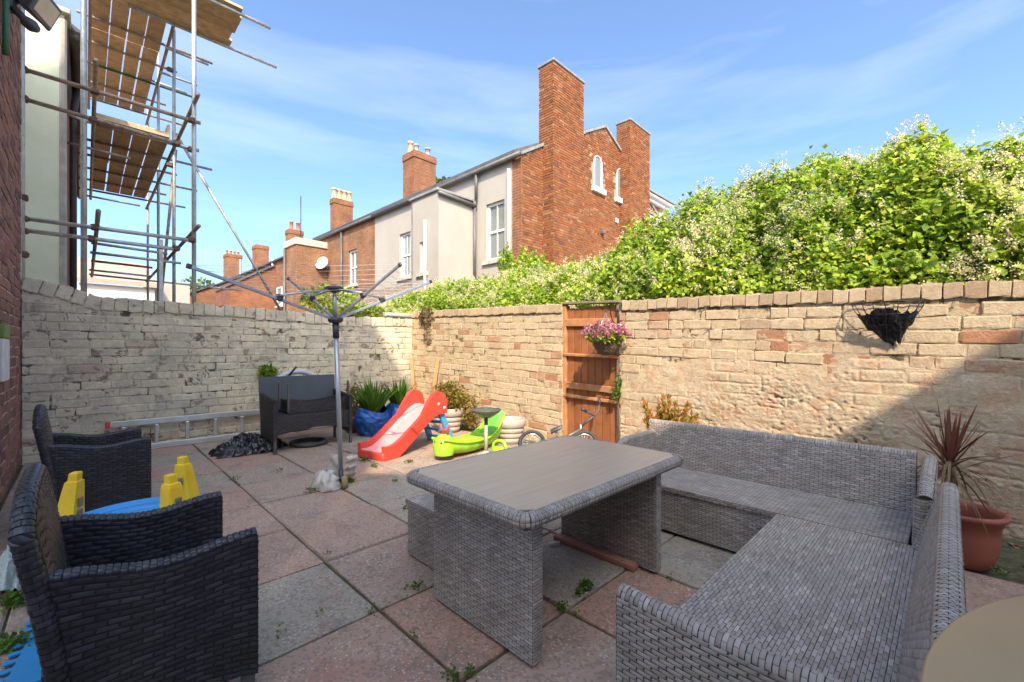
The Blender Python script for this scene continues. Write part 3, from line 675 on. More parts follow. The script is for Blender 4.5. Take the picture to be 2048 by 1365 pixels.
W = [hole('a', GA, 1187, 1204, 312, 377), hole('a', GA, 1233, 1247, 338, 399)]
CHS = ((9.27, 10.72), (13.48, 14.96))
def keepG(c, Lb, z):
    b_ = FB+c
    return not any(h[0]-.03 < b_+Lb/2 and b_-Lb/2 < h[1]+.03 and h[2]-.1 < z < h[3] for h in W) and not any(p < b_-Lb/2 and b_+Lb/2 < q for p, q in CHS)
it = courses(hx((FB, GA, 0)), HU, -HV, 8.2, 1.3, 8.6,   .072, .215, .04, 0, keepG, lambda s: gtop(FB+s)-.03, .003, .010, .45)
lay_bricks(wh, 'brick', it, HU, -HV, MAT['far_brick'], 60, BOXV)
m = MB(hx); m.bx(FB-.003, FB+.03, GA+.0, GA+.34, -.05, ZE-.03); m.build('corner_brickwork', MAT['far_tex'], wh)
for (p, q), (r, s_) in zip(gp, gp[1:]):
    m = MB(hx); m.prism([(p-.02, GA-.05, q), (r+.02, GA-.05, s_), (r+.02, GA-.05, s_+.09), (p-.02, GA-.05, q+.09)], (0, .42, 0)); m.build('verge_coping', MAT['lead'], wh)
for h in W:
    m = MB(hx); zc = h[3]-(h[1]-h[0])/2; r = (h[1]-h[0])/2; uc = (h[0]+h[1])/2
    out_ = [(uc+r*math.cos(t), zc+r*math.sin(t)) for t in [math.pi*k/10 for k in range(11)]]+[(h[0], h[2]), (h[1], h[2])]
    inn = [(uc+(p-uc)*.80, (q-h[2]-.0)*.93+h[2]+.05) for p, q in out_]
    n_ = len(out_); vs = [(p, GA-.02, q) for p, q in out_]+[(p, GA-.02, q) for p, q in inn]+[(p, GA+.03, q) for p, q in inn]+[(p, GA+.03, q) for p, q in out_]
    m.add(vs, [(k, (k+1) % n_, n_+(k+1) % n_, n_+k) for k in range(n_)]+[(n_+k, n_+(k+1) % n_, 2*n_+(k+1) % n_, 2*n_+k) for k in range(n_)]+[(3*n_+k, 3*n_+(k+1) % n_, (k+1) % n_, k) for k in range(n_)])
    f = m.build('window', MAT['white_paint'], wh)
    m = MB(hx); m.add([(p, GA+.008, q) for p, q in inn], [tuple(range(n_))]); m.build('pane', MAT['glass'], f)
    m = MB(hx); m.bx(h[0]-.12, h[1]+.12, GA-.09, GA+.04, h[2]-.16, h[2]); m.build('sill', MAT['white_paint'], f)
    m = MB(hx)
    for k in range(12):
        t0 = math.pi*k/12+.02; t1 = math.pi*(k+1)/12-.02
        m.prism([(uc+q*math.cos(t), GA-.012, zc+q*math.sin(t)) for q, t in ((r+.01, t0), (r+.12, t0), (r+.12, t1), (r+.01, t1))], (0, .04, 0))
    m.build('brick_arch', MAT['far_brick'], f, 'stuff')
for (p, q) in CHS:
    m = MB(hx); m.bx(p+.012, q-.012, 7.312, GA+.011, -.05, 6.0); m.build('chimney_breast', MAT['far_mortar'], wh)
    chimney(wh, p, q, 7.3, 7.83, 6.0, 9.08, [], 130, corb=False)
    for (O, u, n, ln) in (((p, 7.3, 0), HU, -HV, q-p), ((p, GA, 0), -HV, -HU, GA-7.3)):
        it = courses(hx(O), u, n, ln, 1.6, 5.99, .072, .215, .04, 0, None, None, .003, .010, .5); lay_bricks(wh, 'brick', it, u, n, MAT['far_brick'], 20, BOXV)
m = MB(hx); la = ha(1203, 466, GA); m.box((la[0], GA-.06, la[1]), (.10, .14, .12), None, .02); m.build('wall_lamp', MAT['grey_pipe'], wh)
m = MB(hx); la = ha(1232, 442, GA); m.box((la[0], GA-.03, la[1]), (.16, .06, .16), None, .02); m.build('alarm_box', MAT['white_paint'], wh)
for (z_, e_, nm) in ((7.0, 17.35, 'cornice'), (6.15, 17.7, 'cornice')):
    m = MB(hx); m.bx(14.97, e_, GA-.25, GA+1.6, z_, z_+.12, .03); m.bx(14.97, e_-.14, GA-.12, GA+1.5, z_-.14, z_-.002, .03); m.build(nm, MAT['white_paint'], wh)
    m = MB(hx); m.bx(14.97, e_+.05, GA-.30, GA+1.62, z_+.122, z_+.19); m.build('cornice_lead', MAT['lead'], wh)
m = MB(hx); m.bx(16.61, 17.0, GA+.05, GA+1.3, -.05, 6.0); m.bx(14.97, 17.0, GA+.015, GA+1.3, 6.36, 6.85); m.build('bay_wall', MAT['far_tex'], wh)
m = MB(hx); m.bx(16.6, 17.02, GA-.06, GA+.2, 6.35, 6.82, .02); m.build('corner_block', MAT['white_paint'], wh)
m = MB(hx); cz = lambda x, y, a_: ha(x, y, a_)
chimney(wh, 11.0, 12.2, 14.3, 15.2, 7.6, 9.35, [])if False else None
# --- chimney stack between the white house and its brick neighbour
c1 = ha(828, 300, 16.6)
A2 = hb(655, 473, FB)[0]; A3 = hb(570, 490, ha(592, 480, A2)[0])[0]
bh = thing('brick_terrace_house', 'weathered brick terrace house with satellite dish next to the white house', 'house', hx((11, 18, 0)))
chimney(bh, 11.0, 12.2, 16.6, 17.5, 7.2, 10.2, [(11.25, 17.25, .13, .62, 'clay_pot'), (11.3, 16.85, .11, .40, 'lead'), (11.95, 16.9, .13, .45, 'lead')])
w4 = hole('b', FB, 697, 714, 500, 570)
facade('b', FB, A1+.002, A3, -.05, ZE-.001, [w4]).build('wall', MAT['far_tex2'], bh); window(bh, 'b', FB, w4)
roofslab(bh, FB-.15, ZE+.02, RB, RZ, A1+.002, A3); roofslab(bh, 16.7, ZE+.02, RB, RZ, A1+.002, A3)
m = MB(hx); m.tube((FB-.11, A1, ZE-.03), (FB-.11, A3, ZE-.03), .065); m.build('gutter', MAT['grey_pipe'], bh)
e2b = ha(592, 480, A2)[0]
for sgn in (0,):
    m = MB(hx); m.bx(e2b, FB-.002, A2, A3, -.05, 5.75); m.build('extension_wall', MAT['far_tex2'], bh)
    m = MB(hx); m.bx(e2b-.06, FB-.003, A2-.06, A3+.06, 5.752, 6.05, .02); m.build('parapet', MAT['stone'], bh)
m = MB(hx); m.tube((e2b-.07, A3-.15, 0), (e2b-.07, A3-.15, 5.7), .05); m.build('downpipe', MAT['grey_pipe'], bh)
a_, z_ = hb(686, 470, FB); m = MB(hx); m.tube((FB-.07, a_, 2.5), (FB-.07, a_, 6.3), .045); m.build('downpipe', MAT['grey_pipe'], bh)
a_, z_ = hb(659, 529, FB); m = MB(hx)
dn = Vector((-.75, -.5, .35)).normalized(); m.lathe(Vector((FB-.35, a_, z_)), [(0, -.06), (.12, -.05), (.24, -.02), (.31, .02), (.315, .025), (.24, 0), (0, -.045)], 22, dn); m.tube((FB, a_+.05, z_-.2), (FB-.36, a_, z_-.05), .02)
m.build('satellite_dish', MAT['dish'], bh)
chimney(bh, 11.0, 12.15, 24.8, 25.3, 7.2, 10.05, [(11.15+.28*k, 25.05, .14, .55, 'clay_pot') for k in range(4)]) if False else None
# --- far terrace
ft = thing('far_terrace', 'far end of the brick terrace with several chimney stacks beyond the clothes airer', 'house', hx((11, 35, 0)))
facade('b', FB, A3+.002, 62, -.05, ZE-.25, []).build('wall', MAT['far_tex'], ft)
roofslab(ft, FB-.15, ZE-.22, RB, RZ-.3, A3+.02, 62); roofslab(ft, 16.7, ZE-.22, RB, RZ-.3, A3+.02, 62)
chimney(ft, 11.0, 12.15, 24.8, 25.3, 7.2, 10.05, [(11.13+.3*k, 25.05, .14, .60, 'clay_pot') for k in range(4)])
chimney(ft, 11.0, 11.95, 31.9, 32.6, 7.0, 9.6, [(11.25, 32.2, .13, .6, 'red_pot'), (11.7, 32.2, .13, .6, 'red_pot')])
chimney(ft, 11.0, 11.95, 39.2, 40.2, 7.0, 9.75, [])
chimney(ft, 11.0, 12.3, 48.1, 49.3, 7.0, 10.4, [(11.15+.32*k, 48.7, .11, .4, 'red_pot') for k in range(4)])
m = MB(hx); m.tube((11.3, 30.6, 8), (11.3, 30.6, 11.6), .03, 6); m.build('aerial', MAT['dark_wire'], ft)
for (a0, a1, b0, z0, z1) in ((26.5, 29.5, 6.2, 4.55, 5.9), (32.0, 36.5, 5.0, 4.3, 6.0)):
    m = MB(hx); m.prism([(b0, a0, -.05), (FB-.002, a0, -.05), (FB-.002, a0, z1), (b0, a0, z0)], (0, a1-a0, 0)); m.build('extension_wall', MAT['far_tex'], ft)
    roofslab(ft, b0-.1, z0+.03, FB-.003, z1+.03, a0-.1, a1+.1, 'slate', 'extension_roof')
for (x, ya, yb) in ((483, 520, 612), (548, 520, 612)):
    a_, z1 = hb(x, ya, FB); m = MB(hx); m.tube((FB-.07, a_, 1), (FB-.07, a_, z1), .05, 6); m.build('waste_pipe', MAT['white_paint'], ft)
for (x0, x1, y0, y1) in ((556, 566, 575, 612), (516, 524, 590, 612)):
    h = hole('b', FB-.01, x0, x1, y0, y1); window(ft, 'b', FB-.08, h, .04, False)
# --- lean-to with a tiled roof against the white house
lt = thing('tiled_outhouse', 'small outhouse with a brown tiled roof below the white house', 'outhouse', hx((7, 11.6, 0)))
t0 = hb(700, 578, 7.9)[0]
m = MB(hx); m.bx(5.75, FB-.9, 10.95, t0, -.05, 2.25); m.build('wall', MAT['far_tex'], lt)
for r in range(9):
    for c in range(22):
        q0 = 5.55+r*.225; aa = 10.9+c*.215
        if aa > t0: continue
        zz = 2.30+r*.105
        m = MB(hx); m.prism([(q0, aa, zz+.02), (q0+.26, aa, zz+.12), (q0+.26, aa+.05, zz+.145), (q0, aa+.05, zz+.05)], (0, .10, 0)); m.prism([(q0, aa+.1501, zz+.02), (q0+.26, aa+.1501, zz+.115), (q0+.26, aa+.1501, zz+.13), (q0, aa+.1501, zz+.035)], (0, .06, 0))
        m.build('roof_tile', MAT['pantile'], lt)
# --- pale garage far down the alley
ga = thing('pale_garage', 'pale garage with a brown sheet roof seen through the scaffold', 'garage', hx((1.8, 27, 0)))
m = MB(hx); m.bx(.55, 2.95, 25, 31, -.05, 3.95); m.build('wall', MAT['pale_wall'], ga)
m = MB(hx); m.prism([(.45, 24.8, 3.96), (.45, 24.8, 4.15), (.45, 29, 5.6), (.45, 29, 5.4)], (2.6, 0, 0)); m.build('roof', MAT['sheet_roof'], ga)
m = MB(hx); m.bx(2.955, 4.3, 25.4, 30, -.05, 4.4); m.build('side_wall', MAT['stucco'], ga)
m = MB(hx); m.bx(1.7, 2.2, 24.97, 24.999, 3.0, 3.45); m.build('window', MAT['glass'], ga)
m = MB(hx); m.bx(3.2, 3.7, 25.37, 25.399, 2.9, 3.4); m.build('window', MAT['glass'], ga)

# ---------------------------------------------------------------- cream house and scaffold beyond the ladder wall
cr = thing('cream_house', 'cream rendered house end beyond the ladder wall, scaffold standing beside it', 'house', (-2.5, 10, 0))
m = MB(); m.bx(-5.2, -.19, 8.0, 8.25, -.05, 5.5); m.build('end_wall', MAT['cream_render'], cr)
m = MB(); m.bx(-5.2, -.20, 8.252, 17, -.05, 5.35); m.build('wall', MAT['far_tex'], cr)
m = MB(); m.bx(-5.25, -.13, 7.93, 8.3, 5.502, 5.57, .01); m.build('coping', MAT['stone'], cr)
m = MB(); m.bx(-.235, -.165, 7.975, 8.045, -.05, 5.45, .02); m.build('corner_trim', MAT['stone'], cr)
m = MB(); m.tube((-.08, 8.1, 5.33), (-.08, 16.5, 5.33), .075); m.build('gutter', MAT['brown_pipe'], cr)
m = MB(); m.path([(-.08, 9.6, 5.28), (-.12, 9.6, 5.0), (-.13, 9.6, 4.8), (-.13, 9.6, -.05)], .045); m.build('downpipe', MAT['brown_pipe'], cr)
m = MB(); m.prism([(-.05, 8.3, 5.45), (-2.7, 8.3, 7.2), (-2.7, 8.3, 7.3), (-.02, 8.3, 5.52)], (0, 8.6, 0)); m.build('roof', MAT['slate'], cr)

sc = thing('scaffold', 'tube and board scaffold with plank platforms beside the cream house', 'scaffold', (.5, 10, 0))
def tb(p, q, mt='galv', r=.0245, name='tube'):
    m = MB(); m.tube(p, q, r, 10); return m.build(name, MAT[mt], sc)
def tpy(x0, y0, x1, y1, a, mt='galv', r=.0245): return tb(py(x0, y0, a), py(x1, y1, a), mt, r)
def std(x, y, a, z1, mt='galv', r=.027):
    p = py(x, y, a); return tb((p.x, a, -.05), (p.x, a, z1), mt, r, 'standard')
RBX = 1.06; LBX = .06
std(388, 300, 7.25, 9.0); std(43, 300, 7.12, 9.0); std(167, 300, 7.45, 9.0)
for a in (9.3, 11.5, 13.6): tb((RBX+.02, a, -.05), (RBX+.02, a, 8.6 if a < 12 else 7.0), 'galv', .0245, 'standard')
for a in (9.4, 11.6): tb((LBX-.06, a, -.05), (LBX-.06, a, 8.6), 'rust_tube', .0245, 'standard')
tpy(38, 136, 401, 247, 7.19, 'rust_tube'); tpy(43, 197, 356, 288, 7.19, 'rust_tube'); tpy(352, 290, 398, 302, 7.30)
tpy(33, 435, 380, 481, 7.19); tpy(41, 460, 352, 499, 7.19)
tb((RBX, 6.95, 4.56), (RBX, 13.7, 4.62), 'rust_tube'); tb((RBX+.0, 6.9, 2.82), (RBX, 13.7, 2.86), 'rust_tube')
tb((LBX+.03, 7.0, 4.58), (LBX+.03, 13.7, 4.62), 'rust_tube'); tb((LBX+.05, 6.9, 2.8), (LBX+.05, 13.7, 2.86), 'rust_tube')
tb((RBX, 7.0, 6.66), (RBX, 13.7, 6.66), 'rust_tube'); tb((LBX, 7.0, 6.66), (LBX, 13.7, 6.66), 'rust_tube')
for (z, y0, y1, k) in ((4.68, 9.2, 13.1, 6), (6.72, 7.5, 13.2, 8)):
    for i in range(k):
        a = y0+(y1-y0)*i/(k-1)+.05
        tb((-.1, a, z), (1.2+(.55 if i % 2 else .1), a, z), 'green_tube' if (z > 5 and i == 5) else 'rust_tube', .0225)
def boards(z, x0, y0, y1, n, seg=2):
    for k in range(n):
        for s in range(seg):
            a0 = y0+(y1-y0)*s/seg; a1 = y0+(y1-y0)*(s+1)/seg
            m = MB(); m.bx(x0+k*.228, x0+k*.228+.214+random.uniform(-.01, .008), a0+.01, a1-.01, z+random.uniform(0, .004), z+.038, .003, .002); m.build('platform_board', MAT['board'], sc)
boards(4.71, .10, 9.15, 13.15, 4); boards(6.76, .08, 7.5, 13.3, 4)
for k in range(5):
    m = MB(); y0 = 7.68+k*.232; m.bx(-.30, 1.74+random.uniform(-.03, .05), y0, y0+.222, 6.46+.004*(k % 2), 6.50, .003, .002); m.build('platform_board', MAT['board'], sc)
for (x0, y0, x1, y1, a) in ((390, -6, 541, 70, 7.75), (255, 6, 553, 147, 8.75)):
    p = py(x0, y0, a); q = py(x1, y1, a); zc = (p.z+q.z)/2; tb((p.x, a, 6.42), (q.x, a, 6.42))
m = MB(); m.bx(.98, 1.015, 9.2, 13.1, 4.76, 4.98, .004); m.build('toe_board', MAT['board'], sc)
m = MB(); m.bx(.08, 1.0, 9.10, 9.138, 4.72, 4.80, .004); m.build('toe_board', MAT['board'], sc)
for (x0, y0, x1, y1, a, mt) in ((182, 486, 335, 508, 9.35, 'galv'), (180, 505, 362, 527, 9.25, 'galv'), (182, 522, 245, 529, 11.4, 'green_tube'), (245, 529, 305, 536, 11.4, 'redgreen_tube'), (178, 540, 300, 553, 13.5, 'galv'), (178, 549, 482, 581, 13.65, 'galv'), (170, 391, 280, 412, 13.6, 'galv'), (120, 282, 262, 318, 9.35, 'rust_tube'), (122, 226, 185, 246, 8.6, 'galv'), (330, 95, 417, 130, 9.35, 'galv'), (318, 144, 394, 171, 10.6, 'galv'), (300, 160, 374, 187, 11.5, 'galv')):
    tpy(x0, y0, x1, y1, a, mt, .022)
tpy(352, 268, 562, 622, 9.45, 'galv', .0245); tpy(352, 300, 322, 596, 9.6, 'rust_tube', .022)
m = MB(); p = py(325, 480, 9.15); q = py(319, 640, 9.15); m.box((p+q)/2, (.055, .03, (p-q).length), None, .003); m.build('perforated_strut', MAT['galv'], sc)
for (x, y, a) in ((383, 241, 7.2), (383, 480, 7.2), (383, 300, 7.28), (45, 138, 7.15), (46, 197, 7.15), (46, 437, 7.15), (46, 462, 7.15), (190, 183, 7.2), (187, 240, 7.2), (352, 287, 7.2), (352, 497, 7.2), (190, 455, 7.2), (184, 478, 7.2), (340, 140, 9.3), (340, 330, 9.3), (46, 395, 7.12), (46, 510, 7.12)):
    m = MB(); m.box(py(x, y, a), (.085, .075, .07), None, .015, .006); m.build('coupler', MAT['coupler'], sc)
for (p, q) in (((195, 176), 7.0),):
    pass

# ---------------------------------------------------------------- leaves
def leaf_cloud(P, size, tip, nrm, width=.42, fold=.12):
    """folded leaves of 4 triangles: base P, tip direction, face normal"""
    P = np.asarray(P, float); n = len(P); size = np.broadcast_to(np.asarray(size, float), (n,))[:, None]
    t = tip/np.linalg.norm(tip, axis=1, keepdims=True); s = np.cross(t, nrm); s /= np.linalg.norm(s, axis=1, keepdims=True)+1e-9; k = np.cross(s, t)
    pts = [P, P+size*(t*.45-s*width+k*fold), P+size*(t*.5), P+size*(t*.45+s*width+k*fold), P+size*(t-k*fold)]
    V = np.stack(pts, 1).reshape(-1, 3); o = (np.arange(n)*5)[:, None, None]
    Fc = (np.array([[0, 2, 1], [0, 3, 2], [1, 2, 4], [2, 3, 4]])[None]+o).reshape(-1, 3); return V, Fc
def petal_cloud(P, size, tip, nrm):
    t = tip/np.linalg.norm(tip, axis=1, keepdims=True); s = np.cross(t, nrm); s /= np.linalg.norm(s, axis=1, keepdims=True)+1e-9; z = size[:, None]
    V = np.stack([P, P+z*(t*.5-s*.5), P+z*t, P+z*(t*.5+s*.5)], 1).reshape(-1, 3); o = (np.arange(len(P))*4)[:, None, None]
    return V, (np.array([[0, 3, 2], [0, 2, 1]])[None]+o).reshape(-1, 3)
def rdir(n, bias=(0, 0, 0)):
    v = rng.normal(size=(n, 3)); v /= np.linalg.norm(v, axis=1, keepdims=True); return v+np.array(bias)
def blob_leaves(c, rad, n, size, bias=(0, 0, .3), shell=.5, lump=.25, width=.4):
    d = rdir(n); d /= np.linalg.norm(d, axis=1, keepdims=True)
    lum = np.array([1+lump*fbm(*(v*2.3+np.array(c))) for v in d]); r = (shell+(1-shell)*rng.random(n))**.6*lum
    P = np.array(c)+d*r[:, None]*np.array(rad)
    return leaf_cloud(P, size*rng.uniform(.6, 1.25, n), d*.7+rdir(n, bias)*.8, rdir(n)*.7+np.array([0, 0, .8])+d*.5, width)
# ---------------------------------------------------------------- flowering vine behind the gate wall
ridge = sorted((lambda p: (p.y, p.z))(pxx(x, y, 5.8)) for x, y in [(2300, 420), (2200, 395), (2048, 348), (1960, 345), (1860, 332), (1740, 335), (1640, 345), (1560, 385), (1450, 392), (1370, 442), (1310, 478), (1250, 515), (1160, 545), (1060, 556), (980, 566), (900, 585), (830, 606), (760, 622)])
hv = thing('flowering_vine', 'big climbing vine with cream flower sprays, overgrowing the alley behind the gate wall', 'vine', (5.6, 3, 0))
def vine_pt(y, ph, sh):
    Hh = lerp(ridge, y); cx = 5.65; rx = 1.18
    dx, dz = -math.cos(ph), math.sin(ph)
    k = 1+.10*fbm(y*.9, ph*1.4, 2)+.10*fbm(y*2.6, ph*3.0, 5)+.07*fbm(y*7, ph*7, 3)-sh
    zb = 1.15
    return (cx+dx*rx*k, y, zb+(Hh-zb)*max(dz, -.2)*k)
NL = 170000; pts = []; out_ = []; ys = []
y_ = -2.4+12.0*rng.random(NL*2); keep_ = rng.random(NL*2) < 1/(1+np.clip(y_+.5, 0, 20)*.28)
y_ = y_[keep_]; NL = len(y_); ph_ = np.pi*(.02+.66*rng.random(NL)); sh_ = .30*rng.random(NL)**1.5-.05*rng.random(NL)**6
P = np.array([vine_pt(a, b_, c) for a, b_, c in zip(y_, ph_, sh_)]); D = np.stack([-np.cos(ph_), 0*ph_, np.sin(ph_)], 1)
ok = (P[:, 0] > 4.56) | (P[:, 2] > 1.70+.034*P[:, 1]); P, D, sh_ = P[ok], D[ok], sh_[ok]; n = len(P)
V, Fc = leaf_cloud(P, rng.uniform(.026, .070, n)*rng.choice([.7, 1, 1.2], n), D*.5+rdir(n, (0, 0, -.15))*.9, D*.8+rdir(n)*.55+np.array([-.35, -.45, .55]), .40, .10)
np_obj('foliage', V, Fc, MAT['vine_leaf'], hv, 'stuff', False)
m = MB(); m.grid(lambda u, v: vine_pt(-2.5+u*12.3, math.pi*(.0+v*1.0), .30), 130, 26); m.build('shade_core', MAT['vine_core'], hv)  # dark sheet behind the leaves, its colour stands in for inner shade
BV_, BF_ = [], []; off = 0
for k in range(4600):
    y = -2.3+11.8*random.random()**1.5; ph = math.pi*random.uniform(.06, .62)
    if fbm(y*1.5, ph*2.3, 21) < -.02+ .25*random.random() and random.random() < .93: continue
    c = np.array(vine_pt(y, ph, .0)); 
    if c[0] < 4.5 and c[2] < 1.72+.034*c[1]: continue
    ax = np.array([-math.cos(ph)*.6, random.uniform(-.6, .6), math.sin(ph)*.35+.15]); ax /= np.linalg.norm(ax); nn = 42
    L_ = random.uniform(.07, .20); t = rng.random(nn)**.8; Q = c+ax*(t*L_)[:, None]+rng.normal(size=(nn, 3))*(.030*(1.2-t))[:, None]
    v, f = petal_cloud(Q, rng.uniform(.008, .018, nn), rdir(nn), rdir(nn)+np.array([-.4, -.6, .6])); BV_.append(v); BF_.append(f+off); off += len(v)
np_obj('blossom', np.concatenate(BV_), np.concatenate(BF_), MAT['blossom'], hv, 'stuff', False)
m = MB(); SV, SF, so = [], [], 0
for k in range(46):
    y = random.uniform(-1.8, 7.5); ph = math.pi*random.uniform(.40, .60); c = Vector(vine_pt(y, ph, .12)); d = Vector((random.uniform(-.5, .1), random.uniform(-.4, .4), random.uniform(.5, 1))).normalized(); L_ = random.uniform(.18, .36)
    pp = [c, c+d*L_*.5+Vector((0, 0, .02)), c+d*L_+Vector((random.uniform(-.08, .08), random.uniform(-.08, .08), -.03))]; m.path(pp, [.004, .003, .0015], 5)
    for i in range(12):
        t = .4+.6*i/11; q = np.array(pp[0])*(1-t)+np.array(pp[2])*t; v, f = leaf_cloud(q[None], random.uniform(.035, .07), rdir(1), rdir(1)+np.array([0, 0, .6])); SV.append(v); SF.append(f+so); so += len(v)
m.build('stem', MAT['bark'], hv, 'stuff'); np_obj('sprig_leaves', np.concatenate(SV), np.concatenate(SF), MAT['vine_leaf'], hv, 'stuff', False)
sh = thing('leafy_shrub', 'tall leafy shrub rising out of the vine in front of the red gable', 'shrub', pxx(1060, 600, 6.2))
c = pxx(1055, 560, 6.2); v, f = blob_leaves(tuple(c), (.45, .45, .55), 2600, .075, (0, 0, .5), .25, .5); np_obj('foliage', v, f, MAT['vine_leaf'], sh, 'stuff', False)
c2 = pxx(1012, 530, 6.2); v, f = blob_leaves(tuple(c2), (.16, .16, .42), 420, .07, (0, 0, .7), .1, .4); np_obj('foliage', v, f, MAT['vine_leaf'], sh, 'stuff', False)
m = MB(); m.path([(c.x, c.y, -.05), (c.x+.05, c.y, 1.4), c], [.03, .025, .012]); m.path([(c.x, c.y, 1.0), c2, (c2.x, c2.y, c2.z+.3)], [.02, .012, .005]); m.build('stem', MAT['bark'], sh)
# creeping plants on and behind the ladder wall corner
iv = thing('corner_creeper', 'pale green creeper hanging over the wall corner beside the corner stone', 'creeper', (3.6, 7.1, 1.5))
v, f = blob_leaves((3.55, 7.12, 1.84), (.30, .14, .12), 700, .06); np_obj('foliage', v, f, MAT['vine_leaf'], iv, 'stuff', False)
m = MB(); m.path([(3.55, 7.16, -.05), (3.55, 7.17, 1.2), (3.55, 7.12, 1.84)], .012); m.build('stem', MAT['bark'], iv)
dr = thing('dry_creeper', 'brown dried creeper clinging to the corner of the two walls', 'creeper', (4.2, 6.5, 1.4))
dp = pxx(853, 640, XA-.02); v1, f1 = blob_leaves((dp.x, dp.y, dp.z+.06), (.06, .20, .17), 700, .035, (0, 0, -.6)); v2, f2 = blob_leaves((dp.x, dp.y-.02, dp.z-.22), (.04, .10, .22), 260, .03, (0, 0, -.8)); np_obj('dead_stems', np.concatenate([v1, v2]), np.concatenate([f1, f2+len(v1)]), MAT['dead_leaf'], dr, 'stuff', False)
sb = thing('alley_shrub', 'green shrub between the airer pole and the tiled outhouse behind the wall', 'shrub', (4.4, 10.2, 0))
c = pD(665, 600, 11.0); v, f = blob_leaves(tuple(c), (.75, .4, .35), 900, .10); np_obj('foliage', v, f, MAT['vine_leaf'], sb, 'stuff', False)
m = MB(); m.path([(c.x, c.y, -.05), c], [.03, .015]); m.build('stem', MAT['bark'], sb)
# far trees
for i, (x, y, Y, rx, rz, lab) in enumerate(((400, 600, 70, 4.2, 3.0, 'round green tree far off, right of the garage'), (350, 612, 75, 3.6, 2.8, 'lower green tree far off, beside the garage wall'), (890, 392, 60, 2.5, 2.0, 'treetop just showing above the white house roof'))):
    p = pD(x, y, Y); t = thing('tree', lab, 'tree', (p.x, p.y, 0), 'trees far beyond the terrace')
    v, f = blob_leaves(tuple(p), (rx, rx, rz), 900, .75, (0, 0, .3), .4, .3); np_obj('crown', v, f, MAT['bush_leaf'], t, None, False)
    m = MB(); m.path([(p.x, p.y, -.1), tuple(p)], [.3, .15]); m.build('trunk', MAT['bark'], t)
# ---------------------------------------------------------------- wicker
def weave(surf, Lu, Lv, pitch=.0125, fl=.044, h=.0035, lift=.001, tw=.43):
    """woven strands over a surface surf(u, v) -> points: u along the strands, v across them"""
    nr = max(2, int(round(Lv/pitch))); nf = max(2, int(round(Lu/fl)))
    U0, U1_, R0 = [], [], []
    for i in range(nr):
        o = .5*(i % 2)
        for k in range(-1, nf+1):
            a, b = (k+o)/nf, (k+o+.97)/nf; a, b = max(a, 0), min(b, 1)
            if b-a > .15/nf: U0.append(a); U1_.append(b); R0.append(i)
    U0, U1_, R0 = map(np.array, (U0, U1_, R0)); n = len(U0); jv = rng.uniform(-.06, .06, n); jh = rng.uniform(.85, 1.15, n)
    s = np.array([0, .16, .5, .84, 1]); hs = np.array([-.55, .7, 1, .7, -.55]); t = np.array([-tw, 0, tw]); ht = np.array([.30, 1, .30])
    u = (U0[:, None]+(U1_-U0)[:, None]*s)[:, :, None]+0*t; v = ((R0+.5+jv)[:, None, None]+t[None, None])/nr+0*u
    e = 1e-3; u2 = np.clip(u, e, 1-e); v2 = np.clip(v, e, 1-e)
    Pm = surf(u2, v2); du = surf(u2+e, v2)-Pm; dv = surf(u2, v2+e)-Pm; nn = np.cross(du, dv); nn /= np.linalg.norm(nn, axis=-1, keepdims=True)+1e-12
    Hh = (hs[None, :, None]*ht[None, None, :]*jh[:, None, None])*h+lift
    V = (Pm+nn*Hh[..., None]).reshape(-1, 3); q = []
    for a in range(4):
        for b in range(2): q.append((a*3+b, (a+1)*3+b, (a+1)*3+b+1, a*3+b+1))
    Fc = (np.array(q)[None]+(np.arange(n)*15)[:, None, None]).reshape(-1, 4); return V, Fc
def quad(p00, p10, p11, p01):
    A, B, C, D = (np.array(tuple(p), float) for p in (p00, p10, p11, p01))
    return lambda u, v: A*((1-u)*(1-v))[..., None]+B*(u*(1-v))[..., None]+C*(u*v)[..., None]+D*((1-u)*v)[..., None]
def wjoin(parent, mat, pieces):
    Vs, Fs, o = [], [], 0
    for V, Fc in pieces: Vs.append(V); Fs.append(Fc+o); o += len(V)
    return np_obj('wicker_weave', np.concatenate(Vs), np.concatenate(Fs), MAT[mat], parent, 'stuff', True)
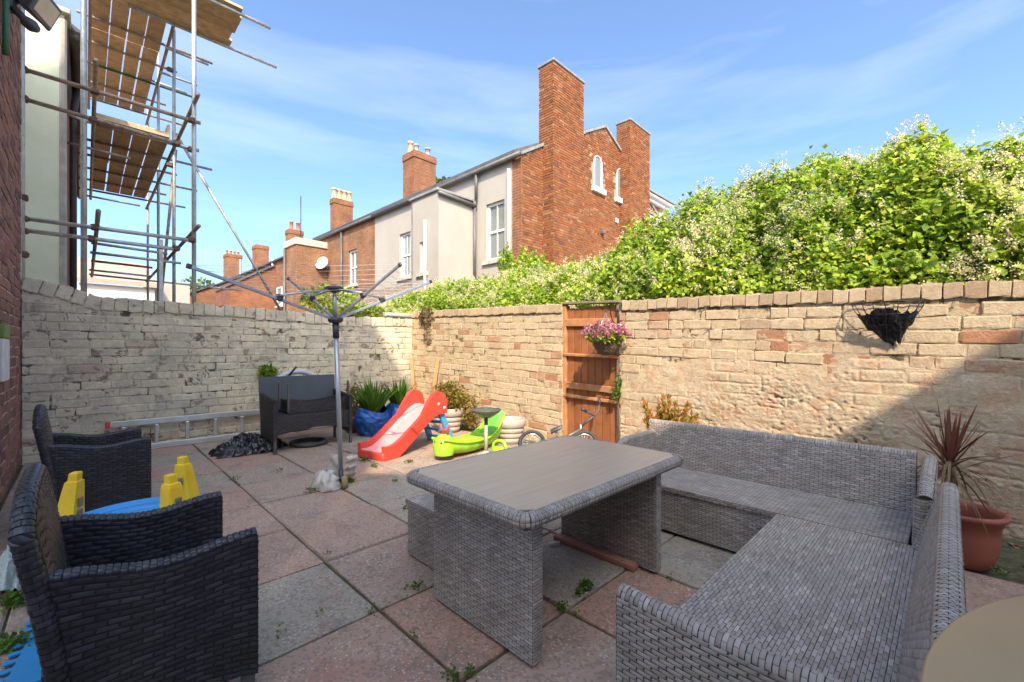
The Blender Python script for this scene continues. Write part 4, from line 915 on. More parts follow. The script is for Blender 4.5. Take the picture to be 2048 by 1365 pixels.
def wbox(parent, name, x0, x1, y0, y1, z0, z1, faces, mat='wicker', core='wicker_back', pitch=.0125, fl=.044, h=.0035, along=None, tw=.43, lean=(0, 0), topz=None, rx=0.0):
    """a wicker covered slab. faces: string of x X y Y Z (low/high side, top); along: strand direction of the top; lean: shift of the top edge"""
    lx, ly = lean; tz = topz or (lambda t: 0)
    m = MB(); n = 7
    def pt(x, y, z): k = (z-z0)/(z1-z0); return Vector((x+lx*k, y+ly*k, z))
    m.add([pt(x, y, z) for x in (x0, x1) for y in (y0, y1) for z in (z0, z1)], [(0, 1, 3, 2), (4, 6, 7, 5), (0, 4, 5, 1), (2, 3, 7, 6), (0, 2, 6, 4), (1, 5, 7, 3)])
    o = m.build(name, MAT[core], parent); ps = []
    hh = math.hypot(z1-z0, math.hypot(lx, ly))
    if 'x' in faces: ps.append(weave(quad(pt(x0, y1, z0), pt(x0, y0, z0), pt(x0, y0, z1), pt(x0, y1, z1)), y1-y0, hh, pitch, fl, h, .001, tw))
    if 'X' in faces: ps.append(weave(quad(pt(x1, y0, z0), pt(x1, y1, z0), pt(x1, y1, z1), pt(x1, y0, z1)), y1-y0, hh, pitch, fl, h, .001, tw))
    if 'y' in faces: ps.append(weave(quad(pt(x0, y0, z0), pt(x1, y0, z0), pt(x1, y0, z1), pt(x0, y0, z1)), x1-x0, hh, pitch, fl, h, .001, tw))
    if 'Y' in faces: ps.append(weave(quad(pt(x1, y1, z0), pt(x0, y1, z0), pt(x0, y1, z1), pt(x1, y1, z1)), x1-x0, hh, pitch, fl, h, .001, tw))
    if 'Z' in faces:
        A, B, C, D = pt(x0, y0, z1), pt(x1, y0, z1), pt(x1, y1, z1), pt(x0, y1, z1)
        if along == 'y': ps.append(weave(quad(B, C, D, A), y1-y0, x1-x0, pitch, fl, h, .001, tw))
        else: ps.append(weave(quad(A, B, C, D), x1-x0, y1-y0, pitch, fl, h, .001, tw))
    wjoin(o, mat, ps); return o
def wroll(parent, pts, r, mat='wicker', core='wicker_back', pitch=.02, name='rolled_edge', fl=None):
    """rounded edge wrapped in strands, along a polyline"""
    m = MB(); m.path(pts, r*.93, 10); o = m.build(name, MAT[core], parent)
    P = np.array([tuple(p) for p in pts], float); L_ = np.concatenate([[0], np.cumsum(np.linalg.norm(np.diff(P, axis=0), axis=1))]); T = L_[-1]
    def surf(u, v):
        s = np.clip(v, 0, 1)*T; c = np.stack([np.interp(s, L_, P[:, k]) for k in range(3)], -1); d = np.stack([np.interp(np.clip(s+.01, 0, T), L_, P[:, k])-np.interp(np.clip(s-.01, 0, T), L_, P[:, k]) for k in range(3)], -1)
        d /= np.linalg.norm(d, axis=-1, keepdims=True)+1e-9; up = np.array([0, 0, 1.0]) if abs(P[-1, 2]-P[0, 2]) < .8*T else np.array([1.0, 0, 0])
        e1 = np.cross(d, np.broadcast_to(up, d.shape)); e1 /= np.linalg.norm(e1, axis=-1, keepdims=True)+1e-9; e2 = np.cross(e1, d)
        an = -2*np.pi*u; return c+r*(e1*np.cos(an)[..., None]+e2*np.sin(an)[..., None])
    wjoin(o, mat, [weave(surf, 2*math.pi*r, T, pitch, fl or 2*math.pi*r/4, .003)]); return o

# ---------------------------------------------------------------- dining table
TZ = .627
tb0 = [pz(x, y, TZ) for x, y in ((1050, 1040), (1366, 912), (1140, 868), (808, 945))]
TX0, TX1, TY0, TY1 = 1.066, 2.335, 1.008, 1.822
dt = thing('dining_table', 'rectangular wicker dining table with a brown wood effect top on two panel legs', 'table', ((TX0+TX1)/2, (TY0+TY1)/2, 0))
rw = .027
m = MB(); c = .045; x0, x1, y0, y1 = TX0+.036, TX1-.036, TY0+.036, TY1-.036
m.prism([(x0+c, y0, TZ-.02), (x1-c, y0, TZ-.02), (x1, y0+c, TZ-.02), (x1, y1-c, TZ-.02), (x1-c, y1, TZ-.02), (x0+c, y1, TZ-.02), (x0, y1-c, TZ-.02), (x0, y0+c, TZ-.02)], (0, 0, .021)); m.build('tabletop', MAT['tabletop'], dt)
m = MB(); m.bx(TX0+.02, TX1-.02, TY0+.02, TY1-.02, TZ-.055, TZ-.0215); m.build('underframe', MAT['wicker_back'], dt)
wbox(dt, 'corner_weave', TX0+.03, TX1-.03, TY0+.03, TY1-.03, TZ-.0213, TZ-.004, 'Z', pitch=.02) if False else None
m = MB(); 
for (px_, py_, sx, sy) in ((x0, y0, 1, 1), (x1, y0, -1, 1), (x1, y1, -1, -1), (x0, y1, 1, -1)):
    m.prism([(px_, py_, TZ-.02), (px_+sx*c, py_, TZ-.02), (px_, py_+sy*c, TZ-.02)], (0, 0, .016))
m.build('corner_infill', MAT['wicker_back'], dt, 'stuff')
lp = []; rc = .035
for (cx_, cy_, a0) in ((TX1-rw-rc, TY0+rw+rc, -90), (TX1-rw-rc, TY1-rw-rc, 0), (TX0+rw+rc, TY1-rw-rc, 90), (TX0+rw+rc, TY0+rw+rc, 180)):
    lp += [(cx_+rc*math.cos(R(a0+22.5*k)), cy_+rc*math.sin(R(a0+22.5*k)), TZ-rw) for k in range(5)]
lp.append(lp[0]); wroll(dt, lp, rw, pitch=.011, name='wicker_rim')
for x in (1.195, 2.165):
    wbox(dt, 'panel_leg', x, x+.055, 1.10, 1.745, .012, TZ-.056, 'xXyY', pitch=.0125, fl=.042)
    for y in (1.13, 1.715):
        m = MB(); m.tube((x+.027, y, 0), (x+.027, y, .0115), .018); m.build('foot', MAT['black_core'], dt)
# ---------------------------------------------------------------- wicker footstool
fs_ = thing('footstool', 'low square wicker footstool tucked under the far side of the dining table', 'footstool', (1.57, 2.0, 0))
wbox(fs_, 'body', 1.345, 1.80, 1.80, 2.23, .012, .30, 'xXyY', pitch=.0125, fl=.042)
wbox(fs_, 'seat', 1.335, 1.81, 1.79, 2.24, .3005, .326, 'Zx', pitch=.0125, fl=.042, along='x')
for x in (1.37, 1.775):
    for y in (1.83, 2.20): m = MB(); m.tube((x, y, 0), (x, y, .0115), .018); m.build('foot', MAT['black_core'], fs_)
# ---------------------------------------------------------------- corner sofa, long half along the gate wall
SZ = .306
s1 = thing('wicker_sofa', 'grey brown wicker sofa running along the gate wall, its backrest top in the sun', 'sofa', (3.0, .9, 0), 'two halves of the corner sofa')
wbox(s1, 'base_panel', 2.705, 3.24, .14, 1.66, .02, SZ-.0265, 'xyY', pitch=.0125)
wbox(s1, 'seat', 2.69, 3.21, .135, 1.66, SZ-.026, SZ, 'Zx', pitch=.0125, along='y')
wbox(s1, 'backrest', 3.21, 3.275, .13, 1.735, SZ-.1, .60, 'xX', pitch=.0125, lean=(.085, 0))
wroll(s1, [(3.325, .13, .60), (3.325, 1.74, .60)], .030, pitch=.0135)
def armpanel(parent, name, fixed, axis, a0, a1, z0, top, th, mat='wicker', core='wicker_back', pitch=.0125, fl=.042, lean=0.0, roll=.02, low=None, sides='io', tw=.43):
    """upright panel with a shaped top edge. axis 'x': runs along x at y = fixed (thickness +y); axis 'y': runs along y at x = fixed"""
    k = 9; us = [i/(k-1) for i in range(k)]; low = low or (lambda u: z0)
    def P(u, z, d):
        w = a0+(a1-a0)*u; f = fixed+d+lean*(z-z0)/.3
        return (w, f, z) if axis == 'x' else (f, w, z)
    m = MB(); vs = []; fs = []
    for d in (0, th):
        for u in us: vs += [P(u, low(u), d), P(u, top(u), d)]
    for i in range(k-1):
        a = 2*i; b = 2*k+2*i; fs += [(a, a+1, a+3, a+2), (b, b+2, b+3, b+1), (a+1, b+1, b+3, a+3), (a, a+2, b+2, b)]
    fs += [(0, 2*k, 2*k+1, 1), (2*k-2, 2*k-1, 4*k-1, 4*k-2)]; m.add(vs, fs); o = m.build(name, MAT[core], parent)
    tp = np.vectorize(top); lw = np.vectorize(low)
    def S(d, rev):
        def f(u, v):
            uu = 1-u if rev else u; z = lw(uu)+(tp(uu)-lw(uu))*v; w = a0+(a1-a0)*uu; ff = fixed+d+lean*(z-z0)/.3
            return np.stack([w, ff, z] if axis == 'x' else [ff, w, z], -1)
        return f
    L_ = abs(a1-a0); H_ = top(.5)-low(.5); ps = []
    if 'o' in sides: ps.append(weave(S(0, axis == 'y'), L_, H_, pitch, fl, .0045, .001, tw))
    if 'i' in sides: ps.append(weave(S(th, axis == 'x'), L_, H_, pitch, fl, .0045, .001, tw))
    for uu in (0, 1):                                    # the two narrow ends
        e = lambda u, v, uu=uu: np.array([[0.0]])
        z_a, z_b = low(uu), top(uu); p00, p10, p11, p01 = P(uu, z_a, 0), P(uu, z_a, th), P(uu, z_b, th), P(uu, z_b, 0)
        if (uu == 0) == (axis == 'x'): p00, p10, p11, p01 = p10, p00, p01, p11
        ps.append(weave(quad(p00, p10, p11, p01), th, z_b-z_a, pitch, th*1.01))
    wjoin(o, mat, ps)
    if roll: wroll(o if False else parent, [P(u, top(u)-.002, th/2) for u in us], roll, mat, core, pitch*1.05)
    return o
armtop = lambda u: .525-.09*max(0, 1-u/.22)**2
armpanel(s1, 'arm', 1.665, 'x', 2.70, 3.30, .02, lambda u: .53-.10*max(0, 1-u/.25)**2, .055, roll=.026)
wroll(s1, [(2.70, .098, .03), (2.70, .098, .31), (2.70, .092, .525)], .024, pitch=.0135)
armpanel(s1, 'end_panel', .072, 'x', 2.70, 3.30, .02, lambda u: .60-.075*max(0, 1-u/.3)**2-.0, .052, lean=-.012, roll=.024)
# ---------------------------------------------------------------- corner sofa, near half
s2 = thing('wicker_sofa', 'grey brown wicker sofa nearest the viewer with its arm end cut by the picture edge', 'sofa', (1.85, .35, 0), 'two halves of the corner sofa')
wbox(s2, 'base_panel', 1.12, 2.68, .12, .645, .02, SZ-.0265, 'Yxy', pitch=.0125)
wbox(s2, 'seat', 1.12, 2.684, .10, .66, SZ-.026, SZ, 'ZY', pitch=.0125, along='x')
wbox(s2, 'backrest', 1.06, 2.66, .075, .128, SZ-.12, .60, 'yY', pitch=.0125, lean=(0, -.10))
wroll(s2, [(1.06, .002, .60), (2.66, .002, .60)], .025, pitch=.0135)
wroll(s2, [(2.66, .098, SZ), (2.66, .05, .46), (2.66, .002, .60)], .022, pitch=.0135)
armpanel(s2, 'arm', 1.055, 'y', -.02, .655, .02, lambda u: .515-.012*math.sin(u*3.1)+.0*u, .05, roll=.024, pitch=.0125)

# ---------------------------------------------------------------- charcoal wicker armchairs
def make_chair():
    t = thing('wicker_armchair', 'charcoal wicker armchair nearest the viewer, filling the lower left corner', 'armchair', (.16, 2.0, 0), 'charcoal armchairs by the left house')
    kw = dict(mat='black_wicker', core='black_core', pitch=.0165, fl=.05, tw=.38)
    at_ = lambda u: .575-.022*u+.018*math.cos(u*math.pi*2)-.018
    lo = lambda u: .07+.05*math.sin(u*math.pi)
    armpanel(t, 'arm', 1.70, 'x', -.08, .43, .07, at_, .05, low=lo, roll=.021, **kw)
    armpanel(t, 'arm', 2.25, 'x', -.08, .43, .07, at_, .05, low=lo, roll=.021, **kw)
    # back: a slab leaning out, with rounded top corners
    bx0, bw = -.085, .045
    def back(u, v, d):
        w_ = 1.70+.60*u; zt = .80-.09*(abs(2*u-1)**4); z = .20+(zt-.20)*v; x = bx0+.02-.075*v**1.3+d; return (x, w_, z)
    m = MB(); k = 11
    for d in (0, bw): m.grid(lambda u, v, d=d: back(u, v, d), k, 5)
    o_ = k*5
    fs = []
    for i in range(k-1): a = (4*k)+i; fs.append((a, a+1, o_+a+1, o_+a))
    for j in range(4): fs += [(j*k, (j+1)*k, o_+(j+1)*k, o_+j*k), (j*k+k-1, (j+1)*k+k-1, o_+(j+1)*k+k-1, o_+j*k+k-1)]
    m.f += fs; m.sm += [False]*len(fs); bk = m.build('backrest', MAT['black_core'], t)
    vb = lambda d, rev: (lambda u, v: np.stack([bx0+.02-.075*v**1.3+d, 1.70+.60*(1-u if rev else u), .20+(.80-.09*np.abs(2*u-1)**4-.20)*v], -1))
    wjoin(bk, 'black_wicker', [weave(vb(bw, False), .6, .6, .0165, .05, .005, .001, .38), weave(vb(0, True), .6, .6, .0165, .05, .005, .001, .38)])
    wroll(t, [back(0, v, bw/2) for v in (0, .3, .6, .9, 1)]+[back(u/12, 1, bw/2) for u in range(1, 12)]+[back(1, v, bw/2) for v in (1, .9, .6, .3, 0)], .022, 'black_wicker', 'black_core', .018)
    wbox(t, 'seat', -.06, .42, 1.752, 2.248, .30, .335, 'ZX', 'black_wicker', 'black_core', .0165, .05, along='y')
    wbox(t, 'front_panel', .385, .415, 1.752, 2.248, .20, .299, 'X', 'black_wicker', 'black_core', .0165, .05)
    for (x, y) in ((-.05, 1.725), (.405, 1.725), (-.05, 2.275), (.405, 2.275)):
        m = MB(); m.bx(x-.019, x+.019, y-.019, y+.019, 0, .115, .004); m.build('leg', MAT['grey_metal'], t)
    m = MB(); m.lathe((-.035, 1.697, .50), [(0, -.004), (.006, -.004), (.007, 0)], 10, (0, -1, 0)); m.build('screw', MAT['chrome'], t)
    return t
def dup(root, loc, rz=0.0, label=None, scale=1.0):
    r = root.copy(); COL.objects.link(r); r.location = loc; r.rotation_euler = (0, 0, rz); r.scale = (scale,)*3
    if label: r['label'] = label
    for ch in list(root.children):
        c = ch.copy(); COL.objects.link(c); c.parent = r
        for g in ch.children:
            d = g.copy(); COL.objects.link(d); d.parent = c
    return r
ch1 = make_chair()
dup(ch1, (.06, 4.33, 0), R(1.5), 'charcoal wicker armchair farther back, between the left house and the ladder')

# ---------------------------------------------------------------- upturned play table
pt_ = thing('play_table', 'upturned blue plastic play table with three yellow legs pointing up', 'play table', (.19, 2.90, 0))
m = MB(); m.lathe((.19, 2.90, 0), [(.22, .012), (.26, .02), (.28, .26), (.34, .30), (.355, .325), (.35, .345), (.33, .352), (.30, .345), (.28, .335), (.0, .33)], 40); m.build('tub', MAT['tub_blue'], pt_)
m = MB(); m.lathe((.19, 2.90, 0), [(.20, .334), (.21, .347), (.24, .347), (.25, .333)], 36); m.build('ridge', MAT['tub_blue'], pt_)
for (bx_, by_, zt) in ((-.06, 3.03, .60), (.315, 2.68, .585), (.42, 3.10, .59)):
    d = Vector((.19-bx_, 2.90-by_, 0)).normalized(); s_ = Vector((-d.y, d.x, 0)); c = Vector((bx_, by_, 0)); z0 = .332
    m = MB(); pr = []
    for (z, wd, dp) in ((z0, .050, .042), (z0+.02, .048, .040), (z0+.10, .040, .033), (z0+.19, .032, .027), (zt-.045, .028, .024), (zt-.04, .021, .018), (zt-.006, .020, .017), (zt, .017, .014)):
        ctr = c+d*(.03*(z-z0)/.25); pr.append([ctr+s_*a+d*b+Vector((0, 0, z)) for a, b in ((-wd, -dp), (-wd*.8, -dp*1.15), (wd*.8, -dp*1.15), (wd, -dp), (wd, dp), (-wd, dp))])
    vs = [p for r in pr for p in r]; fs = [(i*6+k, i*6+(k+1) % 6, i*6+6+(k+1) % 6, i*6+6+k) for i in range(len(pr)-1) for k in range(6)]+[tuple(range((len(pr)-1)*6, len(pr)*6))]
    m.add(vs, fs); lg = m.build('leg', MAT['yellow_plastic'], pt_)
    for zz, hh_ in ((.12, .045), (.06, .045)):
        for sd_ in (-1, 1):
            m = MB(); k = zz/.25; m.box(c+d*(.03*k+sd_*(.042-.019*k)*1.14)+Vector((0, 0, z0+zz)), (.032, .006, hh_), (s_, d, Vector((0, 0, 1))), .002); m.build('slot_shade', MAT['old_wood'], lg)  # dark block set on the leg, its colour imitates a shaded opening

# ---------------------------------------------------------------- blue foam mat with jigsaw edge
m = MB(); px0, py0, px1, py1 = -.21, 2.30, .34, 3.02; poly = []
nt_ = 12
for k in range(nt_):
    y = py0+(py1-py0)*k/nt_; st_ = (py1-py0)/nt_; xb = px0+.09*(k/nt_)
    poly += [(xb, y), (xb, y+st_*.32), (xb-.028, y+st_*.22), (xb-.034, y+st_*.5), (xb-.028, y+st_*.82), (xb, y+st_*.68)]
poly += [(px0+.09, py1), (px1, py1), (px1, py0)]
m.prism([(x, y, .0045) for x, y in poly], (0, 0, .008)); o = m.build('foam_mat', MAT['foam']); tag(o, 'blue foam play mat with jigsaw edges on the slabs in the lower left corner', 'foam mat')

# ---------------------------------------------------------------- rotary clothes airer
bp = pz(683, 975); X0, Y0 = bp.x, bp.y
ra = thing('clothes_airer', 'rotary clothes airer opened out on its grey pole in the middle of the yard', 'clothes airer', (X0, Y0, 0))
D0 = depth(bp); zl = CAMH-(640-HY)/F*D0; zu = CAMH-(578-HY)/F*D0
lean = Vector((-(683-671)/F*D0*U2[0], -(683-671)/F*D0*U1[0], 0))       # the pole leans a little to the left
P_ = lambda z: Vector((X0, Y0, 0))+lean*(z/zl)+Vector((0, 0, z))
m = MB(); m.tube(P_(.0), P_(.16), .021); m.build('ground_socket', MAT['airer_dark'], ra)
m = MB(); m.tube(P_(.16), P_(zl-.1), .0195, 12); m.build('pole', MAT['airer_alu'], ra)
m = MB(); m.tube(P_(zl-.16), P_(zl-.02), .027, 12); m.lathe(P_(zl), [(.027, -.03), (.05, -.025), (.062, -.01), (.062, .012), (.03, .025)], 16); m.build('lower_hub', MAT['airer_dark'], ra)
m = MB(); m.tube(P_(zl), P_(zu), .0165, 12); m.build('mast', MAT['airer_alu'], ra)
m = MB(); m.lathe(P_(zu), [(.017, -.035), (.03, -.03), (.075, -.012), (.08, .005), (.06, .018), (.025, .022), (.022, .035), (0, .036)], 18); m.build('top_hub', MAT['airer_dark'], ra)
hub = P_(zl); ends = []
for (ex_, ey_, far, L_) in ((378, 533, 0, 1.18), (577, 558, 1, .92), (800, 530, 0, .92), (861, 564, 1, .98)):
    d = (pD(ex_, ey_, 1.0)-Vector((0, 0, CAMH))); o = Vector((0, 0, CAMH)); oc = o-hub; A = d.dot(d); B = 2*d.dot(oc); C = oc.dot(oc)-L_*L_; disc = B*B-4*A*C
    t = (-B+(1 if far else -1)*math.sqrt(disc))/(2*A) if disc > 0 else -B/(2*A); ends.append(o+d*t)
top = P_(zu)
for k, e in enumerate(ends):
    d = (e-hub).normalized(); h0 = hub+d*.055
    sd_ = d.cross(Vector((0, 0, 1))).normalized(); m = MB(); m.box((h0+e)/2, ((e-h0).length, .014, .024), (d, sd_, sd_.cross(d)), .004); am = m.build('arm', MAT['airer_alu'], ra)
    m = MB(); m.box(e, (.03, .02, .032), (d, sd_, sd_.cross(d)), .004); m.build('end_cap', MAT['airer_dark'], am)
    j = hub+(e-hub)*.46; m = MB(); m.tube(top, j+Vector((0, 0, .03)), .008); m.build('strut', MAT['airer_alu'], ra)
    m = MB(); m.box(j+Vector((0, 0, .012)), (.05, .03, .05), (d, sd_, sd_.cross(d)), .005); m.build('joint', MAT['airer_dark'], ra)
m = MB(); order = sorted(range(4), key=lambda k: math.atan2(ends[k].y-hub.y, ends[k].x-hub.x))
for f_ in (.50, .58, .66, .74, .82, .90, .98):
    for a, b in zip(order, order[1:]+order[:1]):
        p = hub+(ends[a]-hub)*f_+Vector((0, 0, .014)); q = hub+(ends[b]-hub)*f_+Vector((0, 0, .014)); mid = (p+q)/2-Vector((0, 0, .012)); m.path([p, mid, q], .0016, 4, False)
m.build('washing_line', MAT['cord'], ra, 'stuff')
m = MB(); m.tube((X0+.008, Y0-.055, 0), (X0+.006, Y0-.05, .105), .027, 7); st_ = m.build('wooden_stake', MAT['stake']); tag(st_, 'short rough wooden stake against the foot of the airer pole', 'stake')
# old compost sacks flopped round the foot of the pole
def sack(name, label, c, rx, ry, h, up=0, mat='sack', cat='sack', lump=.22, group=None, nn=26, flat=.15):
    m = MB(); sd_ = random.uniform(0, 50)
    def f(u, v):
        an = u*2*math.pi; e = math.sin(min(v, 1)*math.pi*.5); r = 1-(v**2.2)*(1-flat)
        k = 1+lump*fbm(math.cos(an)*1.6+sd_, math.sin(an)*1.6, v*2.3)+lump*.5*fbm(math.cos(an)*5+sd_, math.sin(an)*5, v*6); crease = 1+.04*math.sin(an*9+v*8)
        return Vector((c[0]+rx*r*k*crease*math.cos(an), c[1]+ry*r*k*crease*math.sin(an), max(.004, c[2]+h*e*(1+.12*fbm(math.cos(an)*3, math.sin(an)*3, sd_)))))
    m.grid(f, nn, 12, True, True); m.add([f(0, 1)+Vector((0, 0, .0))], [])
    o = m.build(name, MAT[mat]); tag(o, label, cat, group); return o
c = pz(655, 978); sack('compost_sack', 'crumpled white compost sack at the left foot of the airer pole', (c.x, c.y+.03, 0), .10, .13, .15, lump=.45, nn=44)
def flap(name, label, pts, mat, cat, th=.004, nu=12, nv=10, amp=.02, fr=9):
    A, B, C, D = (Vector(p) for p in pts); m = MB(); sd_ = random.uniform(0, 30); n_ = (B-A).cross(D-A).normalized()
    f = lambda u, v, o=0: A*((1-u)*(1-v))+B*(u*(1-v))+C*(u*v)+D*((1-u)*v)+n_*(amp*math.sin(v*fr+u*3+sd_)*(.3+v)+amp*.9*fbm(u*3+sd_, v*3, 1)+o)
    m.grid(lambda u, v: f(u, v), nu, nv); m.grid(lambda u, v: f(1-u, v, th), nu, nv); o = m.build(name, MAT[mat]); tag(o, label, cat); return o
g0 = bp
flap('sack_flap', 'flat beige side of an old sack standing up behind the airer pole, left', [pz(646, 962), pz(684, 968), pD(682, 912, D0+.06), pD(664, 907, D0+.10)], 'sack', 'sack', amp=.012, nu=18, nv=18)
flap('sack_flap', 'creased white sack end standing up to the right of the airer pole', [pz(688, 968), pz(706, 958), pD(717, 903, D0+.10), pD(694, 916, D0+.03)], 'sack', 'sack', amp=.014, fr=22, nu=22, nv=30)

# ---------------------------------------------------------------- ladder on its side
ld = thing('ladder', 'aluminium ladder lying on its side against the painted wall', 'ladder', (1.1, YA-.12, 0))
yl = YA-.09; xa = py(219, 848, yl).x; xb = 2.75
zt_ = (py(219, 847, yl).z+py(525, 826, yl).z)/2
m = MB(); m.box(((xa+xb)/2, yl, zt_), (xb-xa, .03, .07), None, .006); m.build('rail', MAT['aluminium'], ld)
m = MB(); m.box(((xa+xb)/2, yl-.05, .037), (xb-xa, .03, .07), (Vector((1, 0, 0)), Vector((0, 1, 0)), Vector((0, 0, 1))), .006); m.build('rail', MAT['aluminium'], ld)
for k in range(9):
    x = xa+.12+k*.30
    if x < xb-.05: m = MB(); m.box((x, yl-.025, (zt_+.037)/2), (.038, .028, zt_-.037-.07), (Vector((1, 0, 0)), Vector((0, 1, .12)).normalized(), Vector((0, -.12, 1)).normalized()), .006); m.build('rung', MAT['aluminium'], ld)
m = MB(); m.box((xa-.012, yl, zt_), (.05, .036, .078), None, .008); m.build('end_cap', MAT['rocker_red'], ld)

# ---------------------------------------------------------------- bench with an upturned table on it
bn = thing('wicker_bench', 'dark brown wicker bench with a slate grey back in front of the ladder wall', 'bench', (1.99, 5.7, 0))
BX0, BX1, BY0, BY1 = 1.53, 2.46, 5.45, 5.98
kw = dict(mat='bench_wicker', core='black_core', pitch=.018, fl=.05)
wbox(bn, 'seat', BX0+.04, BX1-.04, BY0+.01, BY1-.06, .40, .43, 'Zy', along='x', **kw)
ap = lambda u: .20+.06*math.sin(u*math.pi)
armpanel(bn, 'front_apron', BY0, 'x', BX0+.03, BX1-.03, .2, lambda u: .425, .03, low=ap, roll=0, sides='o', **kw)
for x in (BX0, BX1-.04): armpanel(bn, 'arm', x, 'y', BY0-.02, BY1-.04, .1, lambda u: .60+.05*u, .04, low=lambda u: .15, roll=.022, **kw)
m = MB(); m.prism([(BX0, BY1-.04, .42), (BX1-.0, BY1-.04, .42), (BX1+.0, BY1+.02, .86), (BX0, BY1+.02, .86)], (0, .03, 0)); m.build('backrest', MAT['bench_panel'], bn)
for x in (BX0+.005, BX1-.035):
    for y in (BY0-.02, BY1-.06): m = MB(); m.bx(x, x+.03, y, y+.03, 0, .2 if y > BY0 else .42, .003); m.build('leg', MAT['grey_metal'], bn)
ut = thing('coffee_table', 'upturned dark wicker coffee table lying legs up on the bench', 'coffee table', (2.05, 5.62, .433))
ux0, ux1, uy0, uy1 = py(577, 800, 5.56).x, py(692, 800, 5.56).x, 5.54, 5.86
wbox(ut, 'tabletop', ux0-.02, ux1+.02, uy0-.01, uy1+.01, .435, .46, 'y', **kw)
armpanel(ut, 'apron', uy0, 'x', ux0, ux1, .46, lambda u: .60-.05*math.sin(u*math.pi), .025, roll=0, **kw)
armpanel(ut, 'apron', uy1-.03, 'x', ux0, ux1, .46, lambda u: .60-.05*math.sin(u*math.pi), .025, roll=0, **kw)
for x in (ux0, ux1-.02): armpanel(ut, 'apron', x, 'y', uy0+.026, uy1-.03, .46, lambda u: .59, .02, roll=0, **kw)
for x in (ux0-.012, ux1+.012):
    for y in (uy0-.01, uy1): m = MB(); m.bx(x-.012, x+.012, y-.012, y+.012, .461, .80, .003); m.build('leg', MAT['grey_metal'], ut)
# wheel and tyre
wl = thing('old_wheel', 'grey spoked wheel leaning on the wall behind the bench', 'wheel', (2.1, 6.3, 0))
wc = py(597, 757, 6.30); cz = .50; wn = Vector((0, -1, .06)).normalized()
wcx = wc.x; ctr = Vector((wcx, 6.32, cz)); rr_ = py(597, 739, 6.3).z-cz
m = MB(); e1 = Vector((1, 0, 0)); e2 = wn.cross(e1).normalized(); ring = lambda r: [ctr+e1*r*math.cos(t)+e2*r*math.sin(t) for t in [2*math.pi*k/40 for k in range(41)]]
m.path(ring(rr_-.035), .034, 8, False, 1); m.build('rim', MAT['tyre_white'], wl)
for k in range(14):
    t = 2*math.pi*k/14; m = MB(); m.tube(ctr, ctr+e1*(rr_-.06)*math.cos(t)+e2*(rr_-.06)*math.sin(t), .005, 5); m.build('spoke', MAT['dark_wire'], wl)
m = MB(); m.tube(ctr-wn*.03, ctr+wn*.03, .04); m.build('wheel_hub', MAT['dark_wire'], wl)
hd = py(588, 742, 6.2); m = MB(); m.tube((hd.x-.06, 6.2, hd.z-.06), (hd.x+.03, 6.2, hd.z+.055), .014); m.build('grip', MAT['airer_dark'], wl)
tc_ = pz(612, 868); m = MB(); m.path([(2.02+.20*math.cos(t), 5.72+.20*math.sin(t), .028) for t in [2*math.pi*k/30 for k in range(31)]], .027, 8, False); o = m.build('tyre', MAT['rubber']); tag(o, 'small dusty tyre lying flat under the bench', 'tyre')
# black bin bag
c = pz(505, 905)
def heap(name, label, c, rx, ry, h, mat, cat, seed):
    m = MB()
    def f(u, v):
        an = u*2*math.pi; r = 1-v; k = 1+.25*fbm(math.cos(an)*1.5+seed, math.sin(an)*1.5, 0)
        z = h*(1-r**1.8)*(1+.5*fbm(math.cos(an)*r*2+seed, math.sin(an)*r*2, 5))+.05*fbm(math.cos(an)*r*7+seed, math.sin(an)*r*7, 2)+.03*abs(fbm(math.cos(an)*r*4+seed, math.sin(an)*r*4, 9))*(1-r*.6)
        return Vector((c[0]+rx*r*k*math.cos(an), c[1]+ry*r*k*math.sin(an), max(.004, z)))
    m.grid(f, 90, 34, False, True); o = m.build(name, MAT[mat]); tag(o, label, cat); return o
heap('bin_bag', 'crumpled black bin bag on the slabs beside the bench leg', (c.x, c.y+.12, 0), .42, .27, .17, 'black_bag', 'bin bag', 3.3)
heap('plastic_bag', 'pale grey green plastic bag on the ground by the left house', tuple(pz(42, 1160)), .11, .16, .20, 'pale_bag', 'plastic bag', 9.1)
# ---------------------------------------------------------------- red slide
B0 = (pz(714, 912)+pz(771, 927))/2; L0 = (pz(905, 887)+pz(862, 877))/2
ax = (L0-B0); LL = ax.length; ax.normalize(); sx = Vector((ax.y, -ax.x, 0))
sl = thing('garden_slide', 'red plastic childs slide with a blue ladder and faded pink chute', 'slide', tuple(B0))
HS = .50; W2 = .20
prof = [(0, .085), (.06, .075), (.14, .09), (.24, .15), (.40, .27), (.56, .40), (.66, .47), (.72, .50), (.80, .50)]
Pt = lambda t, s, z: B0+ax*(t*LL)+sx*s+Vector((0, 0, z))
bed = lambda t: lerp(prof, t)
m = MB(); m.grid(lambda u, v: Pt(.80*v, W2*(2*u-1)*.86, bed(.80*v)+.012*abs(2*u-1)**4), 9, 24); m.grid(lambda u, v: Pt(.80*(1-v), W2*(2*u-1)*.86, bed(.80*(1-v))-.02), 5, 24); m.build('chute', MAT['pink_plastic'], sl)
